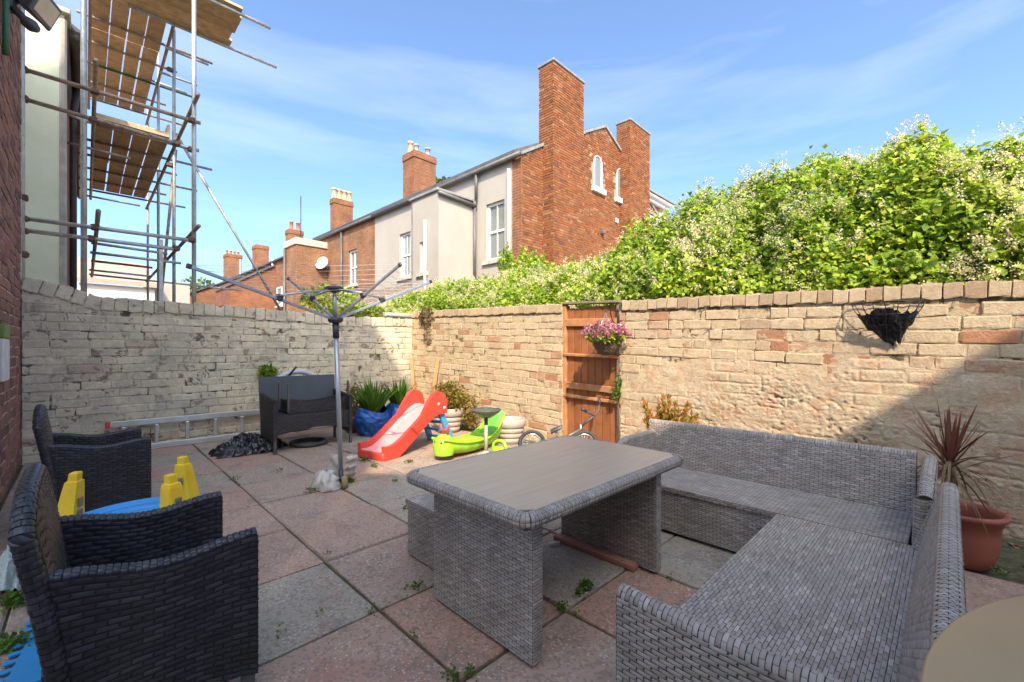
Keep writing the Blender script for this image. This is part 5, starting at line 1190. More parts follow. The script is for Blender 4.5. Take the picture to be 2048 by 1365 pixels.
for s in (-1, 1):
    topz = lambda t: bed(t)+(.075 if t < .5 else .075+.12*math.sin(min(1, (t-.5)/.36)*math.pi*.86)) if t < .86 else .40
    ts = [k/28*.88 for k in range(29)]; up_, lw_ = [], []
    for t in ts:
        z1 = topz(min(t, .859)) if t < .86 else topz(.859)-.10*((t-.86)/.02); up_.append(z1)
        lw_.append(max(.0, bed(min(t, .80))-(.10 if t > .12 else .085)*1.0) if t < .74 else .40-.0*(t))
    m = MB(); vs = []; 
    for d in (W2*.86, W2*1.10):
        for t, a, b in zip(ts, lw_, up_): vs += [Pt(t, s*d, a), Pt(t, s*d, b)]
    n_ = len(ts); fs = []
    for i in range(n_-1):
        a = 2*i; b = 2*n_+2*i; fs += [(a, a+1, a+3, a+2), (b, b+2, b+3, b+1), (a+1, b+1, b+3, a+3), (a, a+2, b+2, b)]
    fs += [(0, 2*n_, 2*n_+1, 1), (2*n_-2, 2*n_-1, 4*n_-1, 4*n_-2)]; m.add(vs, fs, False); sw = m.build('side_wall', MAT['red_plastic'], sl)
    for t, z in ((.74, .53), (.83, .475)):
        m = MB(); m.lathe(Pt(t, s*W2*1.10, z), [(.0, .010), (.016, .010), (.018, 0), (.016, -.004)], 12, sx*s); m.build('bolt', MAT['blossom'] if False else MAT['white_paint'], sw)
    m = MB(); a = Pt(.80, s*W2*.80, .46); b = Pt(1.0, s*W2*.95, .0); d = (b-a).normalized(); m.box((a+b)/2, ((b-a).length, .045, .085), (d, sx, d.cross(sx)), .01); m.build('ladder_rail', MAT['blue_plastic'], sl)
for k in range(4):
    q = .16+.24*k; c = Pt(.80+.2*q, 0, .46*(1-q)); m = MB(); m.box(c, (.07, W2*1.55, .028), (ax, sx, Vector((0, 0, 1))), .006); m.build('step', MAT['blue_plastic'], sl)
m = MB(); m.box(Pt(.0, 0, .045), (.03, W2*2.1, .09), (ax, sx, Vector((0, 0, 1))), .012); m.build('end_lip', MAT['red_plastic'], sl)

# ---------------------------------------------------------------- green rocker
r0 = pz(884, 921); r1 = pz(992, 889); ra_ = (r1-r0); RL = ra_.length*1.0; ra_.normalize(); rs = Vector((ra_.y, -ra_.x, 0)); up = Vector((0, 0, 1))
rk = thing('rocker_toy', 'lime green plastic caterpillar rocker with a red handle', 'rocker', tuple(r0))
RP = lambda t, s, z: r0+ra_*(t*RL)+rs*s+up*z
def hull(u, v):        # v along, u across from one rim round the belly to the other
    t = -.06+1.12*v; rock = .085*(2*v-1)**2; wd = .145*(1-.45*abs(2*v-1)**3); rimz = .155+rock+(.14*max(0, (v-.70)/.30)**1.2); an = math.pi*u
    rib = 1+.025*math.sin(v*44)*(1 if .25 < v < .8 else 0)
    return RP(t, -wd*math.cos(an)*rib, .012+rock+(rimz-.012-rock)*(1-math.sin(an)**.8))
m = MB(); m.grid(hull, 15, 40); m.grid(lambda u, v: hull(1-u, v)+up*.012+(RP(.5, 0, .3)-hull(1-u, v))*.03, 15, 40); m.build('hull', MAT['lime_plastic'], rk)
for s in (-1, 1): m = MB(); m.path([hull(0 if s < 0 else 1, v/24)+rs*s*.01 for v in range(25)], .014, 7); m.build('rim', MAT['lime_plastic'], rk)
m = MB(); m.grid(lambda u, v: RP(.16+.62*v, (2*u-1)*.125, .165+.015*math.cos(v*44)-.02*abs(2*u-1)), 7, 44); m.build('saddle', MAT['lime_plastic'], rk)
m = MB(); m.lathe(RP(.03, 0, .12), [(.105, -.06), (.115, 0), (.11, .06), (.09, .115), (.055, .15), (0, .16)], 20, None, 1, 1); hd_ = m.build('head', MAT['lime_plastic'], rk)
for s in (-1, 1):
    m = MB(); m.lathe(RP(-.055, s*.045, .20), [(0, .012), (.012, .010), (.016, 0)], 10, (-ra_*.8+rs*s*.5)); m.build('eye', MAT['airer_dark'], hd_)
m = MB()
for s in (-1, 1): m.path([RP(.06, s*.025, .26), RP(.05, s*.04, .33), RP(.03, s*.075, .38)], [.016, .015, .014], 8)
m.tube(RP(.055, -.05, .315), RP(.055, .05, .315), .013); m.build('handle', MAT['rocker_red'], rk)
m = MB(); m.grid(lambda u, v: RP(.80+.20*v+.05*v*v, (2*u-1)*.125*(1-.35*v*v), .15+.30*v-.06*abs(2*u-1)**2*v), 9, 12); m.grid(lambda u, v: RP(.82+.20*v+.05*v*v, (1-2*u)*.125*(1-.35*v*v), .15+.30*v-.06*abs(2*u-1)**2*v), 9, 12); m.build('backrest', MAT['dark_green_plastic'], rk)
# small green toy half hidden by the table
c = pz(1012, 905, 0); c = pD(1012, 884, 4.85)
gt = thing('green_toy', 'lime green toy handle loop showing over the table edge beside the white pot', 'toy', (c.x, c.y, 0))
m = MB(); e = rs; m.path([(c.x, c.y, 0)]+[tuple(Vector((c.x, c.y, 0))+e*(.09*(1-math.cos(t)))*-1+up*(.10+.07*math.sin(t))) for t in [math.pi*k/10 for k in range(11)]]+[tuple(Vector((c.x, c.y, 0))-e*.18)], .017, 8); m.build('handle', MAT['lime_plastic'], gt)
m = MB(); m.box(Vector((c.x, c.y, .05))-e*.09, (.16, .10, .10), (e, ra_, up), .03); m.build('body', MAT['lime_plastic'], gt)

# ---------------------------------------------------------------- bird bath
c = pz(972, 910); bb = thing('bird_bath', 'dark bird bath bowl on a slim pale pole', 'bird bath', (c.x, c.y, 0))
zb = CAMH-(822-HY)/F*depth(c)
m = MB(); m.lathe((c.x, c.y, 0), [(0, 0), (.11, 0), (.11, .015), (.04, .03), (.022, .05)], 20); m.build('base', MAT['white_pot'], bb)
m = MB(); m.tube((c.x, c.y, .04), (c.x, c.y, zb-.16), .021, 12); m.build('pole', MAT['white_pot'], bb)
m = MB(); m.tube((c.x, c.y, zb-.16), (c.x, c.y, zb-.07), .022, 12); m.build('collar', MAT['airer_dark'], bb)
m = MB(); m.lathe((c.x, c.y, zb), [(.0, -.085), (.05, -.08), (.10, -.055), (.15, -.02), (.172, .004), (.172, .014), (.165, .016), (.14, -.004), (.08, -.03), (0, -.04)], 32); m.build('bowl', MAT['solar'], bb)
m = MB(); m.lathe((c.x, c.y, zb), [(.160, .0155), (.173, .017), (.176, .011), (.173, .005)], 32); m.build('rim', MAT['grey_metal'], bb)

# ---------------------------------------------------------------- ribbed white pots and their plants
def ribbed(name, label, c, r, h, group=None):
    t = thing(name, label, 'plant pot', (c.x, c.y, 0), group); pr = [(0, .0), (r*.62, 0), (r*.64, .01)]
    for k in range(3): z = h*(.06+.20*k); q = r*(.66+.085*k); pr += [(q, z), (q+r*.05, z+h*.02), (q+r*.085, z+h*.10), (q+r*.07, z+h*.18), (q+r*.03, z+h*.197)]
    pr += [(r*.93, h*.68), (r*.99, h*.70), (r, h*.86), (r*.99, h*.97), (r*.95, h), (r*.90, h*.985), (r*.86, h*.80)]
    m = MB(); m.lathe((c.x, c.y, 0), pr, 36); m.build('pot', MAT['white_pot'], t)
    m = MB(); m.lathe((c.x, c.y, h*.82), [(r*.87, 0), (0, .015)], 24); m.build('soil', MAT['soil'], t); return t
pA = pz(896, 863); rA = 33/F*depth(pA); hA = CAMH-(815-HY)/F*depth(pA)
p1_ = ribbed('ribbed_pot', 'ribbed white pot holding the yellowing shrub beside the slide', pA, rA, hA, 'ribbed white pots')
pl1 = thing('yellow_shrub', 'yellowing leafy shrub growing in the ribbed white pot', 'shrub', (pA.x, pA.y, hA*.8))
v1, f1 = blob_leaves((pA.x, pA.y, hA+.14), (.27, .27, .21), 1700, .045, (0, 0, .3), .3, .35); v2, f2 = blob_leaves((pA.x+.22, pA.y-.22, hA-.02), (.15, .17, .22), 520, .045, (0, 0, -.2), .3, .3)
np_obj('foliage', np.concatenate([v1, v2]), np.concatenate([f1, f2+len(v1)]), MAT['shrub_leaf'], pl1, 'stuff', False)
m = MB()
for k in range(9): a = k*.7; m.path([(pA.x, pA.y, hA*.8), (pA.x+.05*math.cos(a), pA.y+.05*math.sin(a), hA+.05), (pA.x+.16*math.cos(a), pA.y+.16*math.sin(a), hA+.22)], [.006, .005, .002], 5)
m.build('stem', MAT['bark'], pl1, 'stuff')
pB = pz(1020, 886); rB = 31/F*depth(pB); hB = CAMH-(837-HY)/F*depth(pB)
ribbed('ribbed_pot', 'empty ribbed white pot standing behind the bird bath', pB, rB, hB, 'ribbed white pots')

# ---------------------------------------------------------------- blue bags with strap-leaved plants
def bluebag(c, r, h, label, sd):
    t = thing('planter_bag', label, 'planter bag', (c.x, c.y, 0), 'blue bags used as planters'); m = MB()
    def f(u, v):
        an = 2*math.pi*u; k = 1+.12*fbm(math.cos(an)*1.4+sd, math.sin(an)*1.4, v*2)+.09*fbm(math.cos(an)*4+sd, math.sin(an)*4, v*6); q = r*(.78+.35*math.sin(min(v*1.25, 1)*math.pi*.62))*k*(1-.22*max(0, v-.75)*2)
        return Vector((c.x+q*math.cos(an), c.y+q*math.sin(an), h*v*(1+.10*math.sin(an*2+sd)*v)))
    m.grid(f, 72, 34, True, True); m.grid(lambda u, v: f(1-u, 1-.5*v)*1.0+(Vector((c.x, c.y, h*.7))-f(1-u, 1-.5*v))*.06, 40, 6, True, True); m.build('bag', MAT['blue_bag'], t)
    m = MB(); m.lathe((c.x, c.y, h*.72), [(r*.92, 0), (0, .02)], 20); m.build('soil', MAT['soil'], t)
    m = MB()
    for s in (-1, 1): m.path([f(.25+.1*s, .97), f(.25+.1*s, .97)+Vector((0, -.03, .06)), f(.25-.02*s, .95)+Vector((0, -.05, .05))], .010, 6, True, .4)
    m.build('carry_handle', MAT['blue_bag'], t); return t
def straps(name, label, c, z, n, L_, mat, spread=.8, wdt=.018, cat='plant', droop=.6, seed=1, group=None):
    t = thing(name, label, cat, (c.x, c.y, z), group); r = random.Random(seed); vs, fs = [], []
    for k in range(n):
        a = r.uniform(0, 2*math.pi); tl = spread*r.random()**.7; d = Vector((math.cos(a)*math.sin(tl), math.sin(a)*math.sin(tl), math.cos(tl))); ln = L_*r.uniform(.6, 1.05); b = Vector((c.x+.5*spread*.12*math.cos(a)*r.random()*L_*3, c.y+.5*spread*.12*math.sin(a)*r.random()*L_*3, z))
        s = d.cross(Vector((0, 0, 1))); s = s.normalized() if s.length > .01 else Vector((1, 0, 0)); s = (s*math.cos(r.uniform(-.8, .8))+d.cross(s)*math.sin(r.uniform(-.8, .8))); o = len(vs); w_ = wdt*r.uniform(.7, 1.2)
        for i in range(6):
            q = i/5; p = b+d*(ln*q)+Vector((d.x, d.y, 0))*(ln*.35*droop*q*q)-Vector((0, 0, 1))*(ln*droop*.45*q**2.6*(.3+math.sin(tl))); hw = w_*(1-q**2.2)*(.55+.9*q*(1-q)*2); nb_ = d.cross(s)*(.25*hw)
            vs += [p-s*hw+nb_, p, p+s*hw+nb_]
        for i in range(5): a0 = o+i*3; fs += [(a0, a0+1, a0+4, a0+3), (a0+1, a0+2, a0+5, a0+4)]
    o = np_obj('leaves', [tuple(p) for p in vs], np.array(fs), MAT[mat], t, 'stuff', True); return t
cb1 = pz(748, 872); cb1 += Vector((.02, .10, 0)); bluebag(cb1, .215, .36, 'blue bag planter in front, by the slide', 1)
cb2 = pD(800, 850, depth(cb1)+.35); cb2.z = 0; bluebag(cb2, .19, .38, 'blue bag planter behind, half hidden by the slide', 7)
straps('strap_plant', 'green strap-leaved plant filling the front blue bag', cb1, .27, 130, .60, 'strap_leaf', .58, .030, 'plant', .55, 3, 'strap-leaved plants in blue bags'); straps('strap_plant', 'green strap-leaved plant in the rear blue bag, close to the wall corner', cb2, .28, 100, .58, 'strap_leaf', .55, .029, 'plant', .5, 8, 'strap-leaved plants in blue bags')
ct = pz(714, 868)+Vector((.03, .18, 0)); tp = thing('terracotta_pot', 'terracotta pot between the bench and the blue bag', 'plant pot', (ct.x, ct.y, 0))
m = MB(); m.lathe((ct.x, ct.y, 0), [(0, 0), (.10, 0), (.135, .20), (.15, .205), (.152, .24), (.14, .242), (.13, .20), (0, .19)], 28); m.build('pot', MAT['terracotta'], tp)
ps_ = thing('bronze_shrub', 'small bronze green shrub in the terracotta pot by the bench', 'shrub', (ct.x, ct.y, .2)); v, f = blob_leaves((ct.x, ct.y, .42), (.17, .17, .26), 700, .045, (0, 0, .5), .2, .4); np_obj('foliage', v, f, MAT['shrub_leaf'], ps_, 'stuff', False)
m = MB(); m.path([(ct.x, ct.y, .19), (ct.x, ct.y, .5)], [.01, .004], 5); m.build('stem', MAT['bark'], ps_)
wp = py(535, 745, YA-.05); wt = thing('wall_fern', 'small green plant rooted in the ladder wall above the bench', 'plant', tuple(wp)); v, f = blob_leaves(tuple(wp), (.13, .06, .11), 420, .04, (0, -.3, .0), .2, .3); np_obj('foliage', v, f, MAT['vine_leaf'], wt, 'stuff', False)
# planks leaning in the corner
def plank(label, p, q, w_, t, mat): m = MB(); p, q = Vector(p), Vector(q); d = (q-p).normalized(); s = d.cross(Vector((1, 1, 0))).normalized(); m.box((p+q)/2, ((q-p).length, w_, t), (d, s, d.cross(s)), .003); o = m.build('plank', MAT[mat]); tag(o, label, 'plank', 'planks leaning in the wall corner')
q = py(823, 716, YA-.045); plank('orange plank leaning on the ladder wall just left of the corner', (q.x, YA-.16, .01), (q.x, YA-.045, q.z), .055, .02, 'plank')
q = pxx(876, 718, XA-.045); p = pxx(861, 858, XA-.12); plank('orange plank leaning on the gate wall above the yellow shrub', (XA-.14, p.y, .01), (XA-.045, q.y, q.z), .06, .02, 'plank')
q = pxx(882, 750, XA-.04); p = pxx(868, 858, XA-.10); plank('grey plank leaning beside the orange one on the gate wall', (XA-.085, p.y-.10, .01), (XA-.035, q.y, q.z), .045, .018, 'old_wood')
q = py(831, 768, YA-.05); plank('short grey plank in the corner behind the slide', (q.x+.03, YA-.14, .01), (q.x+.02, YA-.05, q.z), .05, .018, 'old_wood')

# ---------------------------------------------------------------- childs bicycle against the gate
bk_ = thing('child_bicycle', 'small grey childs bicycle leaning by the gate behind the dining table', 'bicycle', (3.75, 3.05, 0))
wr = Vector((3.53, 3.26, .155)); wf = Vector((3.93, 2.84, .155)); bd = (wf-wr); bd.z = 0; bd.normalize(); bsd = Vector((bd.y, -bd.x, 0)); tilt = Vector((.10, .08, 0))
for c in (wr, wf):
    e1 = bd; e2 = (up+tilt).normalized(); rg = lambda r: [c+e1*r*math.cos(t)+e2*r*math.sin(t) for t in [2*math.pi*k/32 for k in range(33)]]
    m = MB(); m.path(rg(.135), .021, 8, False); w_ = m.build('wheel', MAT['rubber'], bk_); m = MB(); m.path(rg(.108), .009, 6, False); m.build('rim', MAT['chrome'], w_)
    m = MB(); [m.tube(c, c+e1*.105*math.cos(t)+e2*.105*math.sin(t), .0022, 4) for t in [2*math.pi*k/16 for k in range(16)]]; m.build('spokes', MAT['chrome'], w_, 'stuff')
sp_ = (wr+(wf-wr)*.36); st_p = pD(1112, 857, depth(sp_)); bbk = (wr+wf)/2+Vector((0, 0, .01)); hdp = wf+Vector((-.04*bd.x, -.04*bd.y, .19))+tilt*.2
m = MB(); m.tube(wr, bbk, .011); m.tube(bbk, st_p-up*.02, .013); m.tube(st_p-up*.16, hdp-up*.03, .014); m.tube(bbk, hdp-up*.10, .014); m.tube(wr, st_p-up*.1, .009); m.build('frame', MAT['bike_frame'], bk_)
m = MB(); [m.tube(wf+bsd*s*.035, hdp-up*.08+bsd*s*.02, .010) for s in (-1, 1)]; m.tube(hdp-up*.12, hdp+up*.03, .014); m.build('fork', MAT['chrome'], bk_)
m = MB(); m.grid(lambda u, v: st_p+bd*(.13*(v-.45))+bsd*((2*u-1)*(.055-.04*v))+up*(.012+.05*(v-.4)-.03*abs(2*u-1)**2), 7, 10); m.grid(lambda u, v: st_p+bd*(.13*(v-.45))-bsd*((2*u-1)*(.055-.04*v))+up*(-.018+.05*(v-.4)-.02*abs(2*u-1)**2), 7, 10); m.build('saddle', MAT['airer_dark'], bk_)
hc = pD(1189, 832, depth(wf)); hl = pD(1170, 822, depth(wf)-.05); hr = pD(1199, 806, depth(wf)+.06)
m = MB(); m.path([hl, pD(1178, 826, depth(wf)-.03), hc, pD(1197, 822, depth(wf)+.04), hr], .011); m.tube(hdp, hc, .012); m.build('handlebar', MAT['grey_metal'], bk_)
for p, d in ((hl, (hl-hc).normalized()), (hr, Vector((.2, .2, .6)).normalized())): m = MB(); m.tube(p-d*.02, p+d*.05, .017); m.build('grip', MAT['airer_dark'], bk_)
m = MB(); m.path([hl, hl+up*-.08+bsd*.04, hdp-up*.06], .003, 5); m.path([hc, hc-up*.09+bd*.06, hdp-up*.1], .003, 5); m.build('brake_cable', MAT['grey_metal'], bk_, 'stuff')

# ---------------------------------------------------------------- hanging basket on the gate post
hp = pxx(1212, 690, XA-.27); hk = thing('hanging_basket', 'wicker hanging basket of pink flowers in front of the gate', 'hanging basket', tuple(hp))
rb = .135; zc = hp.z+.03
m = MB(); m.lathe((hp.x, hp.y, zc), [(0, -.145), (.05, -.14), (.095, -.105), (.125, -.05), (.135, 0), (.128, .006), (.10, -.03), (0, -.05)], 28); m.build('basket', MAT['basket'], hk)
wv = lambda u, v: (lambda rr, z, an: np.stack([hp.x+rr*np.cos(an), hp.y+rr*np.sin(an), zc+z], -1))(np.interp(v, [0, .3, .6, .85, 1], [.03, .085, .118, .131, .136]), np.interp(v, [0, .3, .6, .85, 1], [-.143, -.115, -.065, -.025, 0]), -2*np.pi*u*-1)
m = MB(); V_, F_ = weave(wv, .75, .19, .016, .05, .006); np_obj('wicker_weave', V_, F_, MAT['basket'], hk, 'stuff')
v, f = blob_leaves((hp.x, hp.y, zc+.05), (.19, .19, .09), 600, .045, (0, 0, .3), .4, .3); np_obj('foliage', v, f, MAT['vine_leaf'], hk, 'stuff', False)
FV, FF, fo = [], [], 0
for k in range(100):
    d = rdir(1)[0]; d /= np.linalg.norm(d); d[2] = abs(d[2])*.9+.05*random.random()-.12; c = np.array((hp.x, hp.y, zc+.08))+d*np.array((.22, .22, .16))*random.uniform(.85, 1.08); nn = 13
    v, f = leaf_cloud(c+rng.normal(size=(nn, 3))*.011, rng.uniform(.018, .034, nn), rdir(nn)+d*.8, rdir(nn)+d, .5); FV.append(v); FF.append(f+fo); fo += len(v)
np_obj('flowers', np.concatenate(FV), np.concatenate(FF), MAT['petal'], hk, 'stuff', False)
apx = Vector((hp.x, hp.y, pxx(1214, 625, XA-.27).z)); m = MB()
for k in range(3): a = k*2.1+.4; m.tube(apx, (hp.x+rb*math.cos(a), hp.y+rb*math.sin(a), zc), .0028, 5)
m.build('chain', MAT['chrome'], hk)
br = thing('basket_bracket', 'dark iron bracket on the gate post holding the hanging basket', 'bracket', (XA, GY0+.02, apx.z))
yb = GY0+.02; m = MB(); m.tube((XA+.01, yb, apx.z-.16), (XA+.01, yb, apx.z+.06), .008); m.tube((XA+.01, yb, apx.z+.03), (hp.x-.02, hp.y, apx.z+.03), .006); m.path([(XA+.0, yb, apx.z-.14), (XA-.08, yb+.02, apx.z-.07), (XA-.15, (yb+hp.y)/2+.01, apx.z+.025)], .006); m.path([(hp.x, hp.y, apx.z+.03), (hp.x, hp.y, apx.z)], .004); m.build('arm', MAT['dark_wire'], br)
gi = thing('gate_ivy', 'light green ivy sprig growing beside the right gate post', 'ivy', tuple(pxx(1234, 775, XA)))
c = pxx(1233, 790, XA-.05); v1, f1 = blob_leaves(tuple(c), (.03, .05, .06), 110, .03); c = pxx(1236, 765, XA-.04); v2, f2 = blob_leaves(tuple(c), (.025, .035, .08), 70, .028); np_obj('foliage', np.concatenate([v1, v2]), np.concatenate([f1, f2+len(v1)]), MAT['weed'], gi, 'stuff', False)
m = MB(); c0 = pxx(1240, 880, XA-.012); m.path([(XA-.01, c0.y, .0), (XA-.012, c0.y+.02, .4), tuple(pxx(1236, 765, XA-.02))], .005, 5); m.build('stem', MAT['bark'], gi)

# ---------------------------------------------------------------- wire wall basket with black liner
ym = pxx(1780, 640, XA).y; yL, yR = pxx(1703, 608, XA-.03).y, pxx(1853, 604, XA-.03).y; zr = pxx(1780, 606, XA-.03).z; rw_ = abs(yL-yR)/2; yc = (yL+yR)/2
wbk = thing('wall_basket', 'empty half round wire wall basket lined with a torn black bag', 'wall basket', (XA, yc, zr))
def hr_(t, r=1.0, z=0): return Vector((XA-.022-.15*r*math.sin(t), yc-rw_*r*math.cos(t), zr+z))
m = MB(); m.path([hr_(math.pi*k/20) for k in range(21)], .0045, 6); m.path([hr_(0)+Vector((0, (yL-yR)*0, 0))]+[Vector((XA-.022, yR+(yL-yR)*k/16, zr-.012+.012*abs(math.sin(k/16*math.pi*4)))) for k in range(17)], .004, 6)
for k in range(9):
    t = math.pi*(k+.5)/9; m.path([hr_(t, q, -.30*(1-q)**.75) for q in (1, .93, .8, .6, .4, .2, .05)], .003, 5)
for q in (.8, .55): m.path([hr_(math.pi*k/20, q, -.30*(1-q)**.75) for k in range(21)], .003, 5)
m.build('wire_frame', MAT['dark_wire'], wbk)
m = MB()
def liner(u, v):
    t = math.pi*(.10+.80*u); q = (.84-.74*v)*(1+.16*fbm(u*5, v*2, 3)); cr_ = .030*math.sin(u*31+6*fbm(u*3, v*2, 6))*(1-v*.6)
    z = -.07-.02*math.sin(u*9)-.03*fbm(u*6, 0, 8)-.21*v**.8+.02*fbm(u*9, v*9, 2)
    o = hr_(t, max(q+cr_, .05), z); return o+Vector((0, -.03*v*0-.05*v*v, -.05*max(0, v-.8)*5*.3))
m.grid(liner, 60, 20); m.grid(lambda u, v: liner(1-u, v)+Vector((.008, 0, .004)), 60, 20); m.build('bag_liner', MAT['black_bag'], wbk)

# ---------------------------------------------------------------- plants along the gate wall
cc = pxx(1338, 840, 3.90); cn = thing('bronze_conifer', 'orange and green dwarf conifer behind the sofa, against the sunlit wall', 'conifer', (cc.x, cc.y, 0))
CV, CF, co = [], [], 0
for k in range(64):
    a = random.uniform(0, 2*math.pi); rr = .24*random.random()**.6; b = np.array((cc.x-.02+.10*rr*math.cos(a), cc.y+.3*rr*math.sin(a), .22)); tp_ = np.array((cc.x+rr*.8*math.cos(a), cc.y+rr*1.25*math.sin(a), .52+.30*random.random()*(1-rr*1.6)))
    n_ = 90; t = rng.random(n_); Q = b+(tp_-b)*t[:, None]+rng.normal(size=(n_, 3))*(.030*(1.1-t))[:, None]; v, f = leaf_cloud(Q, rng.uniform(.025, .05, n_), (tp_-b)/np.linalg.norm(tp_-b)*1.2+rdir(n_)*.8, rdir(n_), .22); CV.append(v); CF.append(f+co); co += len(v)
np_obj('foliage', np.concatenate(CV), np.concatenate(CF), MAT['conifer_leaf'], cn, 'stuff', False)
m = MB(); m.path([(cc.x, cc.y, .16), (cc.x, cc.y, .6)], [.015, .005]); m.build('stem', MAT['bark'], cn)
cpt = thing('conifer_pot', 'terracotta pot of the dwarf conifer behind the sofa', 'plant pot', (cc.x, cc.y, 0)); m = MB(); m.lathe((cc.x, cc.y, 0), [(0, 0), (.12, 0), (.16, .2), (.175, .205), (.175, .24), (.16, .242), (.15, .2), (0, .19)], 28); m.build('pot', MAT['terracotta'], cpt)
pc = pz(1952, 1138); pc += Vector((.06, .05, 0)); cpo = thing('palm_pot', 'terracotta pot with a rolled rim holding the cordyline beside the sofa end', 'plant pot', (pc.x, pc.y, 0))
PR, PH = .175, .30
m = MB(); m.lathe((pc.x, pc.y, 0), [(0, 0), (.105, 0), (.118, .01), (.142, .10), (.150, .18), (.150, .235), (.158, .24), (.160, .268), (.172, .272), (.182, .282), (.182, .298), (.172, .306), (.158, .302), (.150, .28), (.140, .20)], 44); m.build('pot', MAT['terracotta'], cpo)
m = MB(); m.lathe((pc.x, pc.y, .215), [(.146, 0), (0, .012)], 28); m.build('soil', MAT['soil'], cpo)
cy = thing('cordyline', 'spiky dark red cordyline with dead lower leaves in the terracotta pot', 'palm', (pc.x-.03, pc.y+.03, .22)); sx0, sy0 = pc.x-.03, pc.y+.04
m = MB(); m.path([(sx0, sy0, .20), (sx0+.005, sy0, .36), (sx0-.012, sy0+.01, .56)], [.026, .02, .018], 9); m.build('trunk', MAT['dead_leaf'], cy)
def blades(name, n, z, L_, mat, tl0, tl1, wd, droop, seed):
    r = random.Random(seed); vs, fs = [], []
    for k in range(n):
        a = r.uniform(0, 2*math.pi); tl = r.uniform(tl0, tl1); d = Vector((math.cos(a)*math.sin(tl), math.sin(a)*math.sin(tl), math.cos(tl))); ln = L_*r.uniform(.75, 1.05); b = Vector((sx0-.012+.012*math.cos(a), sy0+.01+.012*math.sin(a), z+r.uniform(-.06, .03))); s = d.cross(Vector((math.sin(a), -math.cos(a), .3))).normalized().cross(d).normalized(); o = len(vs)
        for i in range(7):
            q = i/6; p = b+d*ln*q-up*(ln*droop*q*q); hw = wd*min(1, .35+2.2*q)*(1-q**3)+.0006; vs += [p-s*hw, p+d.cross(s)*hw*.35, p+s*hw]
        for i in range(6): a0 = o+i*3; fs += [(a0, a0+1, a0+4, a0+3), (a0+1, a0+2, a0+5, a0+4)]
    np_obj(name, [tuple(p) for p in vs], np.array(fs), MAT[mat], cy, 'stuff', True)
blades('leaves', 21, .56, .37, 'red_leaf', .02, .50, .0095, .04, 5); blades('outer_leaves', 15, .56, .36, 'red_leaf', .7, 1.25, .006, .12, 9); blades('dead_leaves', 46, .545, .24, 'dead_leaf', 1.2, 2.0, .006, .85, 14)

# ---------------------------------------------------------------- floodlight on the left house
fl_ = thing('floodlight', 'black floodlight with a sensor fixed high on the red brick wall, upper left', 'floodlight', (XL, 5.55, 4.15))
hd_ = Vector((.85, -.35, -.38)).normalized(); sdv = hd_.cross(up).normalized(); uv = sdv.cross(hd_); fc = Vector((XL+.16, 5.52, 4.17))
def frust(m, c, d, s, u_, a, b, L_):
    vs = [c+s*x*a[0]/2+u_*y*a[1]/2 for x, y in ((-1, -1), (1, -1), (1, 1), (-1, 1))]+[c+d*L_+s*x*b[0]/2+u_*y*b[1]/2 for x, y in ((-1, -1), (1, -1), (1, 1), (-1, 1))]
    m.add(vs, [(3, 2, 1, 0), (4, 5, 6, 7)]+[(k, (k+1) % 4, 4+(k+1) % 4, 4+k) for k in range(4)])
m = MB(); frust(m, fc-hd_*.09, hd_, sdv, uv, (.15, .10), (.27, .21), .17); m.box(fc+hd_*.085, (.03, .285, .225), (hd_, sdv, uv), .008); m.build('housing', MAT['grey_metal'], fl_)
m = MB(); m.box(fc+hd_*.1015, (.006, .235, .165), (hd_, sdv, uv), .002); m.build('glass', MAT['glass_lamp'], fl_)
m = MB(); m.box((XL+.03, 5.52, 4.10), (.06, .12, .12), None, .01); m.tube((XL+.05, 5.52, 4.10), tuple(fc-hd_*.08), .02); m.build('bracket', MAT['grey_metal'], fl_)
m = MB(); m.tube((XL+.05, 5.5, 4.06), (XL+.15, 5.42, 3.93), .03); m.lathe((XL+.15, 5.42, 3.93), [(.045, -.03), (.05, .02), (.03, .06), (0, .068)], 18, (.7, -.4, -.6)); m.build('sensor', MAT['grey_metal'], fl_)
m = MB(); m.path([(XL+.03, 5.32, 4.05), (XL+.03, 5.30, 3.8), (XL+.03, 5.28, 3.55)], .02, 8); o = m.build('hose', MAT['green_tube']); tag(o, 'dark green hose hanging on the brick wall below the floodlight', 'hose')

# ---------------------------------------------------------------- round table at the lower right corner
zt = .70; A, B_, C_ = (pz(x, y, zt) for x, y in ((1840, 1345), (1900, 1240), (2048, 1186)))
def circ(a, b, c):
    d = 2*(a.x*(b.y-c.y)+b.x*(c.y-a.y)+c.x*(a.y-b.y)); q = lambda p: p.x*p.x+p.y*p.y
    return Vector(((q(a)*(b.y-c.y)+q(b)*(c.y-a.y)+q(c)*(a.y-b.y))/d, (q(a)*(c.x-b.x)+q(b)*(a.x-c.x)+q(c)*(b.x-a.x))/d, 0))
tcn = circ(A, B_, C_); tr = (Vector((A.x, A.y, 0))-tcn).length
print('round table', tcn, tr)
rt = thing('round_table', 'round table with a smooth brown top cut by the lower right corner', 'table', (tcn.x, tcn.y, 0))
m = MB(); m.lathe((tcn.x, tcn.y, 0), [(0, zt-.022), (tr-.012, zt-.022), (tr-.002, zt-.016), (tr, zt-.010), (tr-.002, zt-.004), (tr-.008, zt), (0, zt)], 128); m.build('tabletop', MAT['matt_brown'], rt)
m = MB(); m.tube((tcn.x, tcn.y, .03), (tcn.x, tcn.y, zt-.022), .04, 16); m.build('pedestal', MAT['grey_metal'], rt)
m = MB(); m.lathe((tcn.x, tcn.y, 0), [(0, 0), (.25, 0), (.25, .015), (.05, .035)], 32); m.build('base', MAT['grey_metal'], rt)

